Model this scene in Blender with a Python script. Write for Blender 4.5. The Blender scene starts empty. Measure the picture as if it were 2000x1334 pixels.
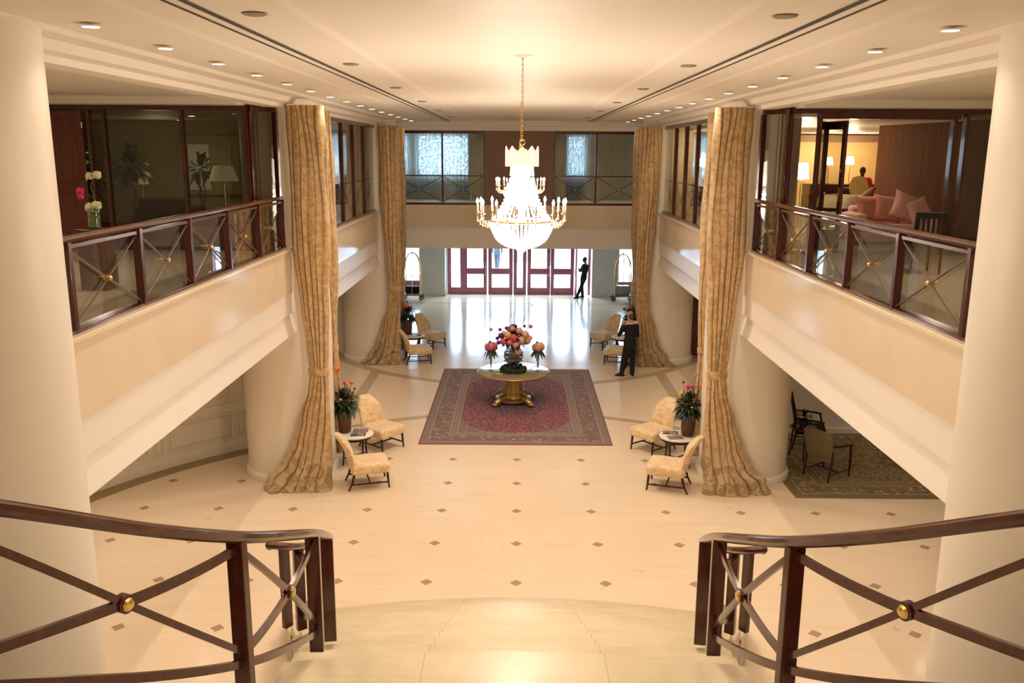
import bpy, math, random
from mathutils import Vector, Matrix, noise
random.seed(7)
PI = math.pi
SC = bpy.context.scene
COL = SC.collection

# ------------------------------------------------------------------ helpers
class MB:
    def __init__(s): s.v = []; s.f = []
    def add(s, vs, fs):
        n = len(s.v); s.v += [tuple(v) for v in vs]; s.f += [tuple(i + n for i in f) for f in fs]; return s
    def box(s, x0, x1, y0, y1, z0, z1):
        vs = [(x, y, z) for z in (z0, z1) for y in (y0, y1) for x in (x0, x1)]
        return s.add(vs, [(0, 2, 3, 1), (4, 5, 7, 6), (0, 1, 5, 4), (2, 6, 7, 3), (0, 4, 6, 2), (1, 3, 7, 5)])
    def obox(s, c, ux, uy, hx, hy, z0, z1):
        ux = Vector((ux[0], ux[1])).normalized(); uy = Vector((-ux.y, ux.x)) if uy is None else Vector(uy)
        vs = []
        for z in (z0, z1):
            for a, b in ((-1, -1), (1, -1), (-1, 1), (1, 1)):
                p = Vector((c[0], c[1])) + ux * a * hx + uy * b * hy; vs.append((p.x, p.y, z))
        return s.add(vs, [(0, 2, 3, 1), (4, 5, 7, 6), (0, 1, 5, 4), (2, 6, 7, 3), (0, 4, 6, 2), (1, 3, 7, 5)])
    def prism(s, poly, z0, z1):
        n = len(poly)
        s.add([(p[0], p[1], z0) for p in poly] + [(p[0], p[1], z1) for p in poly],
              [tuple(range(n - 1, -1, -1)), tuple(range(n, 2 * n))] + [(i, (i + 1) % n, (i + 1) % n + n, i + n) for i in range(n)])
        return s
    def lathe(s, prof, c=(0, 0, 0), n=32, sx=1, sy=1, mod=None):
        vs = []; fs = []
        m = len(prof)
        for j, (r, z) in enumerate(prof):
            for i in range(n):
                a = 2 * PI * i / n; k = mod(a, j) if mod else 1
                vs.append((c[0] + math.cos(a) * r * sx * k, c[1] + math.sin(a) * r * sy * k, c[2] + z))
        for j in range(m - 1):
            for i in range(n):
                fs.append((j * n + i, j * n + (i + 1) % n, (j + 1) * n + (i + 1) % n, (j + 1) * n + i))
        fs.append(tuple(range(n - 1, -1, -1))); fs.append(tuple((m - 1) * n + i for i in range(n)))
        return s.add(vs, fs)
    def ball(s, c, r, n=12, m=8, rot=None):
        if not hasattr(r, '__len__'): r = (r, r, r)
        vs = [(0, 0, -1)]; fs = []
        for j in range(1, m):
            t = -PI / 2 + PI * j / m
            for i in range(n):
                a = 2 * PI * i / n; vs.append((math.cos(t) * math.cos(a), math.cos(t) * math.sin(a), math.sin(t)))
        vs.append((0, 0, 1)); L = len(vs) - 1
        for i in range(n): fs.append((0, 1 + (i + 1) % n, 1 + i))
        for j in range(m - 2):
            for i in range(n):
                a = 1 + j * n; fs.append((a + i, a + (i + 1) % n, a + n + (i + 1) % n, a + n + i))
        a = 1 + (m - 2) * n
        for i in range(n): fs.append((a + i, a + (i + 1) % n, L))
        out = []
        for v in vs:
            p = Vector((v[0] * r[0], v[1] * r[1], v[2] * r[2]))
            if rot: p = rot @ p
            out.append((p.x + c[0], p.y + c[1], p.z + c[2]))
        return s.add(out, fs)
    def tube(s, pts, r, n=8, caps=True):
        pts = [Vector(p) for p in pts]; k = len(pts)
        rr = r if hasattr(r, '__len__') else [r] * k
        vs = []; fs = []; pu = None
        for i, p in enumerate(pts):
            t = (pts[min(i + 1, k - 1)] - pts[max(i - 1, 0)])
            if t.length < 1e-9: t = Vector((0, 0, 1))
            t.normalize()
            if pu is None:
                u = t.orthogonal().normalized()
            else:
                u = pu - t * pu.dot(t)
                u = u.normalized() if u.length > 1e-6 else t.orthogonal().normalized()
            pu = u; w = t.cross(u)
            for j in range(n):
                a = 2 * PI * j / n; q = p + (u * math.cos(a) + w * math.sin(a)) * rr[i]; vs.append(q)
        for i in range(k - 1):
            for j in range(n):
                fs.append((i * n + j, i * n + (j + 1) % n, (i + 1) * n + (j + 1) % n, (i + 1) * n + j))
        if caps: fs += [tuple(range(n - 1, -1, -1)), tuple((k - 1) * n + j for j in range(n))]
        return s.add(vs, fs)
    def sweep(s, pts, prof, plumb=True):
        pts = [Vector(p) for p in pts]; k = len(pts); n = len(prof); vs = []; fs = []
        for i, p in enumerate(pts):
            t = (pts[min(i + 1, k - 1)] - pts[max(i - 1, 0)]).normalized()
            side = t.cross(Vector((0, 0, 1)))
            side = side.normalized() if side.length > 1e-4 else Vector((1, 0, 0))
            up = Vector((0, 0, 1)) if plumb else side.cross(t)
            for a, b in prof: vs.append(p + side * a + up * b)
        for i in range(k - 1):
            for j in range(n):
                fs.append((i * n + j, i * n + (j + 1) % n, (i + 1) * n + (j + 1) % n, (i + 1) * n + j))
        fs += [tuple(range(n - 1, -1, -1)), tuple((k - 1) * n + j for j in range(n))]
        return s.add(vs, fs)
    def torus(s, c, R, r, n=24, m=8, rot=None):
        vs = []; fs = []
        for i in range(n):
            a = 2 * PI * i / n
            for j in range(m):
                b = 2 * PI * j / m
                p = Vector(((R + r * math.cos(b)) * math.cos(a), (R + r * math.cos(b)) * math.sin(a), r * math.sin(b)))
                if rot: p = rot @ p
                vs.append((p.x + c[0], p.y + c[1], p.z + c[2]))
        for i in range(n):
            for j in range(m):
                fs.append((i * m + j, ((i + 1) % n) * m + j, ((i + 1) % n) * m + (j + 1) % m, i * m + (j + 1) % m))
        return s.add(vs, fs)
    def loft(s, rings, n=20):
        # rings: (cx, cy, z, rx, ry[, rotation])
        vs = []; fs = []
        for g in rings:
            ro = g[5] if len(g) > 5 else 0
            for i in range(n):
                a = 2 * PI * i / n; x = math.cos(a) * g[3]; y = math.sin(a) * g[4]
                vs.append((g[0] + x * math.cos(ro) - y * math.sin(ro), g[1] + x * math.sin(ro) + y * math.cos(ro), g[2]))
        for j in range(len(rings) - 1):
            for i in range(n):
                fs.append((j * n + i, j * n + (i + 1) % n, (j + 1) * n + (i + 1) % n, (j + 1) * n + i))
        fs += [tuple(range(n - 1, -1, -1)), tuple((len(rings) - 1) * n + i for i in range(n))]
        return s.add(vs, fs)
    def build(s, name, mat, parent=None, smooth=35, bevel=0, loc=None, remesh=0, subsurf=0, seg=2):
        me = bpy.data.meshes.new(name); me.from_pydata(s.v, [], s.f); me.update()
        me.materials.append(mat)
        if smooth:
            me.polygons.foreach_set('use_smooth', [True] * len(me.polygons))
            if not remesh and smooth < 180: me.set_sharp_from_angle(angle=math.radians(smooth))
        o = bpy.data.objects.new(name, me); COL.objects.link(o)
        if parent: o.parent = parent
        if loc: o.location = loc
        if remesh:
            m = o.modifiers.new('remesh', 'REMESH'); m.mode = 'VOXEL'; m.voxel_size = remesh; m.use_smooth_shade = True
            m = o.modifiers.new('smooth', 'SMOOTH'); m.factor = .5; m.iterations = 4
        if bevel:
            m = o.modifiers.new('bevel', 'BEVEL'); m.width = bevel; m.segments = seg; m.limit_method = 'ANGLE'
        if subsurf:
            m = o.modifiers.new('sub', 'SUBSURF'); m.levels = subsurf; m.render_levels = subsurf
        return o

def tag(o, label=None, cat=None, group=None, kind=None):
    if label: o['label'] = label
    if cat: o['category'] = cat
    if group: o['group'] = group
    if kind: o['kind'] = kind
    return o
def empty(name, loc=(0, 0, 0), rz=0):
    o = bpy.data.objects.new(name, None); COL.objects.link(o); o.location = loc; o.rotation_euler = (0, 0, rz)
    o.empty_display_size = .1
    return o
def thing(name, label, cat, loc=(0, 0, 0), rz=0, group=None):
    return tag(empty(name, loc, rz), label, cat, group)
def copy_tree(o, parent=None, loc=None, rz=None, label=None, group=None, flip=False):
    c = o.copy(); COL.objects.link(c)
    if parent: c.parent = parent
    for ch in [q for q in COL.objects if q.parent == o]: copy_tree(ch, c)
    if loc is not None: c.location = loc
    if rz is not None: c.rotation_euler = (0, 0, rz)
    if flip: c.scale = (-c.scale[0], c.scale[1], c.scale[2])
    if label: c['label'] = label
    if group: c['group'] = group
    return c
def struct(o): o['kind'] = 'structure'; return o
def spline(pts, n=8):
    P = [Vector(p) for p in pts]; out = []
    for i in range(len(P) - 1):
        p0 = P[max(i - 1, 0)]; p1 = P[i]; p2 = P[i + 1]; p3 = P[min(i + 2, len(P) - 1)]
        for k in range(n):
            t = k / n
            out.append(.5 * ((2 * p1) + (p2 - p0) * t + (2 * p0 - 5 * p1 + 4 * p2 - p3) * t * t + (3 * p1 - p0 - 3 * p2 + p3) * t ** 3))
    out.append(P[-1]); return out
def lerp(a, b, t): return a + (b - a) * t
def itp(tab, z):
    if z <= tab[0][0]: return tab[0][1:]
    for a, b in zip(tab, tab[1:]):
        if z <= b[0]:
            t = (z - a[0]) / (b[0] - a[0]); t = t * t * (3 - 2 * t)
            return tuple(lerp(p, q, t) for p, q in zip(a[1:], b[1:]))
    return tab[-1][1:]

# ------------------------------------------------------------------ materials
M = {}
class N:
    def __init__(s, m): s.m = m; s.t = m.node_tree; s.n = s.t.nodes; s.l = s.t.links
    def new(s, typ, **k):
        q = s.n.new(typ)
        for a, b in k.items(): setattr(q, a, b)
        return q
    def put(s, sock, v):
        if hasattr(v, 'node') or isinstance(v, bpy.types.NodeSocket): s.l.new(v, sock)
        else: sock.default_value = v
    def math(s, op, a, b=None, c=None):
        q = s.new('ShaderNodeMath', operation=op); s.put(q.inputs[0], a)
        if b is not None: s.put(q.inputs[1], b)
        if c is not None: s.put(q.inputs[2], c)
        return q.outputs[0]
    def mix(s, f, a, b):
        q = s.new('ShaderNodeMix', data_type='RGBA'); s.put(q.inputs[0], f)
        for i, v in ((6, a), (7, b)):
            if isinstance(v, tuple) and len(v) == 3: v = v + (1,)
            s.put(q.inputs[i], v)
        return q.outputs[2]
    def coord(s, kind='Object'): return s.new('ShaderNodeTexCoord').outputs[kind]
    def sep(s, v): q = s.new('ShaderNodeSeparateXYZ'); s.put(q.inputs[0], v); return q.outputs
    def comb(s, x, y, z=0.): q = s.new('ShaderNodeCombineXYZ'); [s.put(q.inputs[i], v) for i, v in enumerate((x, y, z))]; return q.outputs[0]
    def noise(s, vec, scale, detail=3, rough=.5, dist=0.):
        q = s.new('ShaderNodeTexNoise'); s.put(q.inputs['Vector'], vec); q.inputs['Scale'].default_value = scale
        q.inputs['Detail'].default_value = detail; q.inputs['Roughness'].default_value = rough; q.inputs['Distortion'].default_value = dist
        return q.outputs[0]
    def vor(s, vec, scale, feature='F1', out='Distance'):
        q = s.new('ShaderNodeTexVoronoi', feature=feature); s.put(q.inputs['Vector'], vec); q.inputs['Scale'].default_value = scale
        return q.outputs[out]
    def ramp(s, f, a, b, lo=0., hi=1.):
        q = s.new('ShaderNodeMapRange'); s.put(q.inputs[0], f); q.inputs[1].default_value = a; q.inputs[2].default_value = b
        q.inputs[3].default_value = lo; q.inputs[4].default_value = hi; return q.outputs[0]
    def scale(s, v, sx, sy, sz):
        q = s.new('ShaderNodeMapping'); s.put(q.inputs[0], v); q.inputs['Scale'].default_value = (sx, sy, sz); return q.outputs[0]
    def band(s, v, a, b): return s.math('MULTIPLY', s.math('GREATER_THAN', v, a), s.math('LESS_THAN', v, b))
def mat(name, col=(.8, .8, .8), rough=.5, metal=0., spec=.5, emis=None, estr=0, sheen=0, coat=0, trans=0, ior=1.45):
    m = bpy.data.materials.new(name); m.use_nodes = True; b = m.node_tree.nodes['Principled BSDF']
    b.inputs['Base Color'].default_value = tuple(col) + (1,); b.inputs['Roughness'].default_value = rough
    b.inputs['Metallic'].default_value = metal; b.inputs['Specular IOR Level'].default_value = spec
    b.inputs['IOR'].default_value = ior
    if emis: b.inputs['Emission Color'].default_value = tuple(emis) + (1,); b.inputs['Emission Strength'].default_value = estr
    b.inputs['Sheen Weight'].default_value = sheen; b.inputs['Coat Weight'].default_value = coat; b.inputs['Coat Roughness'].default_value = .08
    b.inputs['Transmission Weight'].default_value = trans
    M[name] = m; return m
def bs(m): return m.node_tree.nodes['Principled BSDF']
def setc(m, sock, v='Base Color'): m.node_tree.links.new(sock, bs(m).inputs[v])
def bump(k, m, h, strength=.3, dist=.02):
    q = k.new('ShaderNodeBump'); q.inputs['Strength'].default_value = strength; q.inputs['Distance'].default_value = dist
    k.put(q.inputs['Height'], h); k.l.new(q.outputs[0], bs(m).inputs['Normal'])
def varied(name, a, b, scale=3, rough=.5, lo=.35, hi=.65, stretch=(1, 1, 1), **kw):
    m = mat(name, a, rough, **kw); k = N(m); c = k.scale(k.coord(), *stretch)
    setc(m, k.mix(k.ramp(k.noise(c, scale, 5, .6), lo, hi), a, b)); return m

varied('cream_paint', (.84, .765, .64), (.82, .745, .62), .7, .45)
varied('white_paint', (.86, .80, .72), (.84, .78, .70), .7, .4)
varied('ceiling_paint', (.85, .78, .68), (.83, .76, .66), .5, .6)
varied('grey_plaster', (.62, .59, .52), (.57, .545, .49), 2, .5)
varied('yellow_wall', (.80, .55, .24), (.74, .50, .21), 1, .6)
varied('olive_wall', (.36, .31, .16), (.32, .275, .14), 1, .6)
varied('brown_wall', (.26, .15, .10), (.23, .135, .09), 1.5, .55)
varied('mahogany', (.085, .017, .010), (.048, .010, .007), 2.2, .22, stretch=(8, 8, 1.2), coat=.5)
varied('mahogany_rail', (.095, .022, .012), (.048, .011, .007), 1.6, .18, stretch=(6, 1.2, 6), coat=.6)
varied('wood_panel', (.13, .042, .012), (.085, .027, .008), 2.0, .75, spec=.2, stretch=(5, 5, .6))
varied('dark_leg', (.022, .010, .007), (.035, .014, .009), 4, .3)
varied('reddish_door', (.16, .045, .03), (.11, .03, .02), 2, .4, stretch=(6, 6, .7))
varied('entrance_wood', (.36, .12, .15), (.30, .10, .13), 2, .4, stretch=(6, 6, .7))
mat('bar_metal', (.20, .135, .105), .35, .8)
mat('brass', (.80, .55, .22), .25, 1.)
mat('dark_slot', (.05, .04, .03), .6)
mat('vent_brown', (.30, .25, .18), .5)
mat('chrome', (.8, .8, .8), .12, 1.)
varied('black_cloth', (.006, .006, .008), (.010, .010, .012), 8, .8)
varied('navy_cloth', (.010, .013, .05), (.013, .017, .06), 8, .75)
varied('grey_coat', (.012, .018, .024), (.016, .022, .028), 6, .8)
mat('pink_shirt', (.75, .55, .50), .8)
mat('white_shirt', (.8, .8, .8), .8)
mat('red_shirt', (.65, .03, .05), .7)
mat('skin', (.60, .33, .22), .5)
mat('dark_skin', (.055, .028, .018), .45)
mat('hair_brown', (.10, .05, .02), .6)
mat('hair_fair', (.42, .24, .12), .6)
mat('hair_black', (.01, .008, .007), .5)
mat('shoe_black', (.01, .008, .007), .25)
mat('lamp_glow', (1, .95, .85), .5, emis=(1, .93, .80), estr=9)
mat('bulb_glow', (1, .95, .85), .5, emis=(1, .90, .80), estr=14)
mat('shade_glow', (1, .9, .7), .6, emis=(1, .80, .52), estr=6)
mat('shade_dim', (.62, .56, .36), .7, emis=(.8, .75, .4), estr=.05)  # olive shade with a faint glow set in, though its lamp is off
mat('candle', (.85, .78, .62), .4)
mat('leaf_dark', (.015, .035, .010), .45)
mat('leaf_mid', (.04, .085, .02), .45)
mat('leaf_lime', (.22, .33, .04), .45)
varied('petal_orange', (.85, .24, .03), (.62, .13, .01), 22, .55)
varied('petal_pink', (.72, .22, .25), (.42, .08, .12), 22, .55)
varied('petal_rose', (.74, .42, .30), (.42, .17, .12), 22, .55)
varied('petal_coral', (.72, .10, .10), (.42, .04, .05), 22, .55)
varied('petal_magenta', (.30, .02, .16), (.14, .01, .09), 22, .55)
varied('petal_violet', (.12, .02, .20), (.06, .01, .12), 22, .55)
varied('petal_white', (.78, .76, .52), (.55, .52, .28), 22, .55)
varied('petal_yellow', (.8, .55, .05), (.6, .34, .02), 22, .55)
varied('petal_hot', (.75, .02, .16), (.5, .01, .08), 22, .55)
mat('twig', (.16, .10, .10), .7)
varied('moss', (.012, .022, .006), (.035, .045, .012), 14, .9)
varied('vase_brown', (.15, .055, .028), (.09, .032, .018), 3, .25)
varied('magazine_mauve', (.36, .22, .20), (.22, .12, .14), 14, .4)
varied('magazine_dark', (.05, .05, .055), (.55, .52, .45), 16, .35, lo=.5, hi=.6)
mat('paper_white', (.8, .76, .68), .5)
varied('steel_blue', (.30, .34, .38), (.24, .28, .31), 4, .4)
varied('pink_cushion', (.80, .36, .28), (.68, .27, .22), 4, .8)
varied('rose_cushion', (.82, .50, .42), (.74, .42, .36), 4, .8)
varied('red_carpet', (.20, .012, .022), (.13, .009, .018), 6, .9)
varied('corridor_carpet', (.52, .44, .28), (.47, .39, .25), 3, .8)
varied('olive_fabric', (.20, .15, .065), (.17, .125, .055), 5, .85, sheen=.2)
varied('dark_red_fabric', (.035, .010, .008), (.022, .007, .006), 5, .8)
varied('tan_fabric', (.52, .34, .14), (.44, .28, .11), 5, .8)
varied('pavement', (.62, .61, .60), (.55, .55, .55), .6, .8)
varied('asphalt', (.12, .13, .15), (.10, .11, .13), .8, .8)
varied('curtain_plain', (.55, .48, .36), (.50, .43, .31), 2, .8)
varied('lamp_table_cloth', (.42, .34, .20), (.30, .23, .12), 3, .8)

def marble(name, a, b, vein, rough=.12, scale=1.2):
    m = mat(name, a, rough, spec=.5); k = N(m); c = k.coord()
    n1 = k.ramp(k.noise(c, scale, 6, .6), .35, .65)
    col = k.mix(n1, a, b)
    sp = k.math('GREATER_THAN', k.noise(c, 9 * scale, 4, .65, 1.), .70)
    col = k.mix(k.math('MULTIPLY', sp, .35), col, vein)
    setc(m, col); return m
marble('fascia_marble', (.74, .61, .44), (.78, .655, .485), (.60, .44, .28), .10)
marble('stair_marble', (.53, .45, .30), (.61, .52, .36), (.40, .29, .15), .30, 1.8)
m = M['stair_marble']; bs(m).inputs['Specular IOR Level'].default_value = .22; k = N(m); c = k.coord(); x, y, z = k.sep(c)
st = k.noise(k.scale(c, .5, 14, 14), 1.3, 3, .5)
base = bs(m).inputs['Base Color'].links[0].from_socket
jx = k.band(k.math('ABSOLUTE', x), .677, .682)
col = k.mix(k.math('MULTIPLY', k.ramp(st, .45, .75), .35), base, (.50, .38, .21))
setc(m, k.mix(k.math('MULTIPLY', jx, .6), col, (.2, .15, .08)))

# hall floor: cream marble with inset diamonds and bands
m = mat('floor_marble', (.75, .62, .44), .09, spec=.38); k = N(m); c = k.coord(); x, y, z = k.sep(c)
base = k.mix(k.ramp(k.noise(c, .55, 6, .6), .3, .7), (.79, .655, .485), (.75, .61, .44))
streak = k.ramp(k.noise(k.scale(c, .35, 3.0, 1), 1.6, 4, .6), .5, .75)
base = k.mix(k.math('MULTIPLY', streak, .35), base, (.66, .51, .33))
fleck = k.math('GREATER_THAN', k.noise(k.scale(c, 1, 1.6, 1), 5.5, 3, .6, .8), .70)
base = k.mix(k.math('MULTIPLY', fleck, .45), base, (.48, .33, .18))
S = 1.29
def fr(v, off):
    a = k.math('MULTIPLY', k.math('SUBTRACT', v, off), 1 / S)
    return k.math('ABSOLUTE', k.math('SUBTRACT', k.math('FRACT', k.math('ADD', a, .5)), .5))
dia = k.math('LESS_THAN', k.math('ADD', fr(x, 0.0), fr(y, 16.72)), .074)
dia = k.math('MULTIPLY', dia, k.band(y, 9.2, 17.3))
tile = k.mix(k.noise(c, 9, 3, .6), (.30, .19, .11), (.50, .34, .21))
base = k.mix(dia, base, tile)
def circ(cy, r0, r1):
    d = k.math('SQRT', k.math('ADD', k.math('MULTIPLY', x, x), k.math('POWER', k.math('SUBTRACT', y, cy), 2.)))
    return k.band(d, r0, r1)
# POWER of a negative base is undefined, so square by multiplying
def circ(cy, r0, r1):
    e = k.math('SUBTRACT', y, cy)
    d = k.math('SQRT', k.math('ADD', k.math('MULTIPLY', x, x), k.math('MULTIPLY', e, e)))
    return k.band(d, r0, r1)
b1 = k.math('MULTIPLY', circ(28.6, 5.98, 6.28), k.math('LESS_THAN', y, 27.))
b2 = k.math('MULTIPLY', circ(13.5, 6.34, 6.58), k.math('GREATER_THAN', y, 17.))
b3 = k.math('MULTIPLY', k.band(k.math('ABSOLUTE', x), 3.86, 4.14), k.band(y, 18.6, 23.9))
b4 = k.math('MULTIPLY', k.math('MULTIPLY', circ(10.7, 8.32, 8.75), k.math('LESS_THAN', y, 18.5)), k.math('LESS_THAN', x, 0.))
b5 = k.band(y, 35.3, 35.42)
bb = k.math('MAXIMUM', k.math('MAXIMUM', b1, b2), k.math('MAXIMUM', b3, b5))
base = k.mix(bb, base, k.mix(k.noise(c, 3, 3), (.46, .34, .22), (.54, .41, .27)))
base = k.mix(b4, base, (.30, .205, .095))
setc(m, base)
setc(m, k.ramp(k.noise(c, 2.5, 4), .3, .7, .12, .18), 'Roughness')

# damask curtain
m = mat('damask', (.5, .35, .2), .55, sheen=.3); k = N(m); c = k.coord()
pat = k.ramp(k.noise(c, 6, 3, .55, 1.5), .46, .54)
fine = k.ramp(k.noise(k.scale(c, 1, 1, .35), 55, 2), .3, .7)
colr = k.mix(pat, (.62, .43, .215), (.47, .30, .13)); colr = k.mix(k.math('MULTIPLY', fine, .3), colr, (.40, .25, .11))
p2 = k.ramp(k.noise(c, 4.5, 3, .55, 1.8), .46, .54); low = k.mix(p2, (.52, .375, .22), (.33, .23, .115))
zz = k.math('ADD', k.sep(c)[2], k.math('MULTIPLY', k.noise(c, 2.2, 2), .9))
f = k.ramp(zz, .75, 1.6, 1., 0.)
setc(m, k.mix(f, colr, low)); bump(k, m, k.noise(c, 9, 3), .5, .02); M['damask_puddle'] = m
# cream chair damask
m = mat('chair_damask', (.8, .6, .4), .6, sheen=.4); k = N(m); c = k.coord()
pat = k.ramp(k.noise(c, 7, 3, .5, 1.5), .42, .6)
setc(m, k.mix(pat, (.80, .61, .37), (.66, .46, .24))); bump(k, m, k.noise(c, 9, 3), .25, .02)
# sheer curtain
def sheer(name, col, lo, hi, f1):
    m = mat(name, col, .8); k = N(m); c = k.coord()
    tr = k.new('ShaderNodeBsdfTransparent'); tl = k.new('ShaderNodeBsdfTranslucent'); tl.inputs[0].default_value = tuple(col) + (1,)
    df = k.new('ShaderNodeBsdfDiffuse'); df.inputs[0].default_value = tuple(col) + (1,)
    a = k.new('ShaderNodeMixShader'); a.inputs[0].default_value = .5; k.l.new(tl.outputs[0], a.inputs[1]); k.l.new(df.outputs[0], a.inputs[2])
    b = k.new('ShaderNodeMixShader'); k.put(b.inputs[0], k.ramp(k.noise(c, f1, 3, .6), .42, .58, lo, hi))
    k.l.new(tr.outputs[0], b.inputs[1]); k.l.new(a.outputs[0], b.inputs[2])
    k.l.new(b.outputs[0], k.n['Material Output'].inputs[0]); return m
sheer('lace', (.55, .62, .68), .72, .985, 16)
def glass(name, tint, refl=1.0, rough=0.0):
    m = mat(name); k = N(m)
    tr = k.new('ShaderNodeBsdfTransparent'); tr.inputs[0].default_value = tuple(tint) + (1,)
    gl = k.new('ShaderNodeBsdfGlossy'); gl.inputs['Roughness'].default_value = rough; gl.inputs[0].default_value = (.95, .95, .95, 1)
    fz = k.new('ShaderNodeFresnel'); geo = k.new('ShaderNodeNewGeometry'); k.put(fz.inputs[0], k.ramp(geo.outputs['Backfacing'], 0, 1, 1.5, 1 / 1.5))
    f = k.math('MULTIPLY', fz.outputs[0], refl)
    b = k.new('ShaderNodeMixShader'); k.put(b.inputs[0], f); k.l.new(tr.outputs[0], b.inputs[1]); k.l.new(gl.outputs[0], b.inputs[2])
    k.l.new(b.outputs[0], k.n['Material Output'].inputs[0]); return m
glass('clear_glass', (.93, .94, .93), 1.0)
glass('rail_glass', (.76, .76, .76), 1.4)
glass('smoked_glass', (.74, .74, .69), .9)
glass('vase_glass', (.80, .84, .86), 1.5)
# chandelier crystal: emission stands in for bulb light caught by the glass
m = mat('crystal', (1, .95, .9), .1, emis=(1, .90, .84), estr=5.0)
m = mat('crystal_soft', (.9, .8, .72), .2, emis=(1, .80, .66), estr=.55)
# gilded table
m = mat('gilt', (.50, .34, .12), .32, .75); k = N(m); c = k.coord(); bump(k, m, k.noise(c, 22, 4), .5, .02)
setc(m, k.mix(k.noise(c, 7, 4), (.30, .20, .075), (.62, .44, .17)))
mat('gilt_top', (.42, .34, .20), .16, .55)

def rug_mat(name, hx, hy, field, field2, corner, border, border2, line, medal, pink=0):
    m = mat(name, field, .9, spec=.15, sheen=.15); k = N(m); c = k.coord(); x, y, z = k.sep(c)
    ax = k.math('ABSOLUTE', x); ay = k.math('ABSOLUTE', y)
    e = k.math('MINIMUM', k.math('SUBTRACT', hx, ax), k.math('SUBTRACT', hy, ay))       # distance to the edge
    sp = k.vor(c, 15.); sp2 = k.noise(c, 15, 3, .6)
    motif = k.math('LESS_THAN', sp, .33)
    f = k.mix(k.ramp(sp2, .45, .55), field, field2)
    f = k.mix(k.math('MULTIPLY', motif, .6), f, line)
    u = k.math('DIVIDE', x, hx * .70); v = k.math('DIVIDE', y, hy * .78)
    u2 = k.math('MULTIPLY', u, u); v2 = k.math('MULTIPLY', v, v)
    r4 = k.math('ADD', k.math('MULTIPLY', u2, k.math('ADD', k.math('MULTIPLY', u2, .45), .55)), k.math('MULTIPLY', v2, k.math('ADD', k.math('MULTIPLY', v2, .45), .55)))
    wob = k.math('ADD', r4, k.math('MULTIPLY', k.math('SUBTRACT', k.noise(c, 5, 2), .5), .25))
    cor = k.math('GREATER_THAN', wob, .92)
    cc = k.mix(k.ramp(k.noise(c, 13, 3, .6), .42, .58), corner, border2)
    cc = k.mix(k.math('MULTIPLY', motif, .5), cc, line)
    f = k.mix(cor, f, cc)
    md = k.math('LESS_THAN', k.math('ADD', k.math('ADD', k.math('MULTIPLY', u2, 1.0), v2), k.math('MULTIPLY', k.math('SUBTRACT', k.noise(c, 4, 2), .5), .3)), .27)
    f = k.mix(k.math('MULTIPLY', md, .75), f, k.mix(k.math('MULTIPLY', motif, .6), medal, line))
    bmain = k.mix(k.ramp(k.vor(c, 7.), .2, .5), line, border); bmain = k.mix(k.ramp(k.noise(c, 16, 3), .4, .6), bmain, border2)
    col = k.mix(k.math('LESS_THAN', e, .78), f, corner)
    col = k.mix(k.band(e, .20, .60), col, bmain)
    for a_, b_ in ((.60, .62), (.76, .78), (.18, .20), (.68, .69)):
        col = k.mix(k.math('MULTIPLY', k.band(e, a_, b_), .8), col, line)
    col = k.mix(k.math('LESS_THAN', e, .03), col, field)
    setc(m, col); bump(k, m, k.noise(c, 90, 2), .2, .005); return m
rug_mat('persian', 2.06, 3.31, (.215, .040, .058), (.125, .045, .066), (.20, .150, .118), (.19, .095, .090), (.155, .105, .098), (.40, .29, .215), (.09, .040, .065))
rug_mat('olive_rug', 3.6, 1.9, (.22, .145, .055), (.12, .075, .028), (.17, .115, .045), (.12, .08, .03), (.20, .145, .065), (.46, .36, .18), (.10, .05, .02))

# ------------------------------------------------------------------ room shell
mw, mr = M['mahogany'], M['mahogany_rail']
struct(MB().box(-15, 15, -6, 38.2, -.3, 0).build('floor', M['floor_marble'], smooth=0))
struct(MB().box(-30, 30, 38.2, 90, -.3, -.02).build('pavement', M['pavement'], smooth=0))
tag(MB().box(-30, 30, 49.5, 58, -.019, -.005).build('road', M['asphalt'], smooth=0), kind='structure')
tag(MB().box(-30, 30, 85, 86, 0, 3.5).build('wall_street', M['pavement'], smooth=0), kind='structure')

# columns
def column(x, y, h=6.98, r=.83, rt_=.83):
    prof = [(r + .05, 0), (r + .05, .10), (r + .035, .13), (r, .15), (r, 4.3), (rt_, 4.4), (rt_, h)]
    struct(MB().lathe(prof, (x, y, 0), 72).build('column', M['cream_paint']))
for s in (-1, 1):
    for y in (6.6, 16.2, 25.8): column(4.38 * s, y, rt_=.66 if y == 16.2 else .83)

# main ceiling: stepped soffit
for s in (-1, 1):
    prof = [(0, 7.012), (1.50, 7.012), (1.58, 6.998), (2.60, 6.998), (2.68, 6.984), (3.55, 6.98), (3.60, 6.945), (3.80, 6.935), (3.86, 6.86), (3.98, 6.84), (4.0, 6.78), (4.28, 6.78), (4.30, 6.90), (15, 6.90)]
    mb = MB(); vs = []
    for y in (-6, 33): vs += [(s * a, y, b) for a, b in prof]
    n = len(prof)
    mb.add(vs, [(i, i + 1, n + i + 1, n + i) if s < 0 else (i, n + i, n + i + 1, i + 1) for i in range(n - 1)])
    struct(mb.build('ceiling', M['ceiling_paint'], smooth=0))
struct(MB().box(-15, 15, -6, 33, 7.1, 7.3).build('roof', M['ceiling_paint'], smooth=0))
# cornice over far wall
struct(MB().box(-4.3, 4.3, 28.15, 28.6, 6.72, 7.03).box(-4.3, 4.3, 27.95, 28.2, 6.86, 7.03).box(-4.3, 4.3, 27.7, 27.98, 6.95, 7.03).build('cornice', M['ceiling_paint'], bevel=.02))
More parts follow.
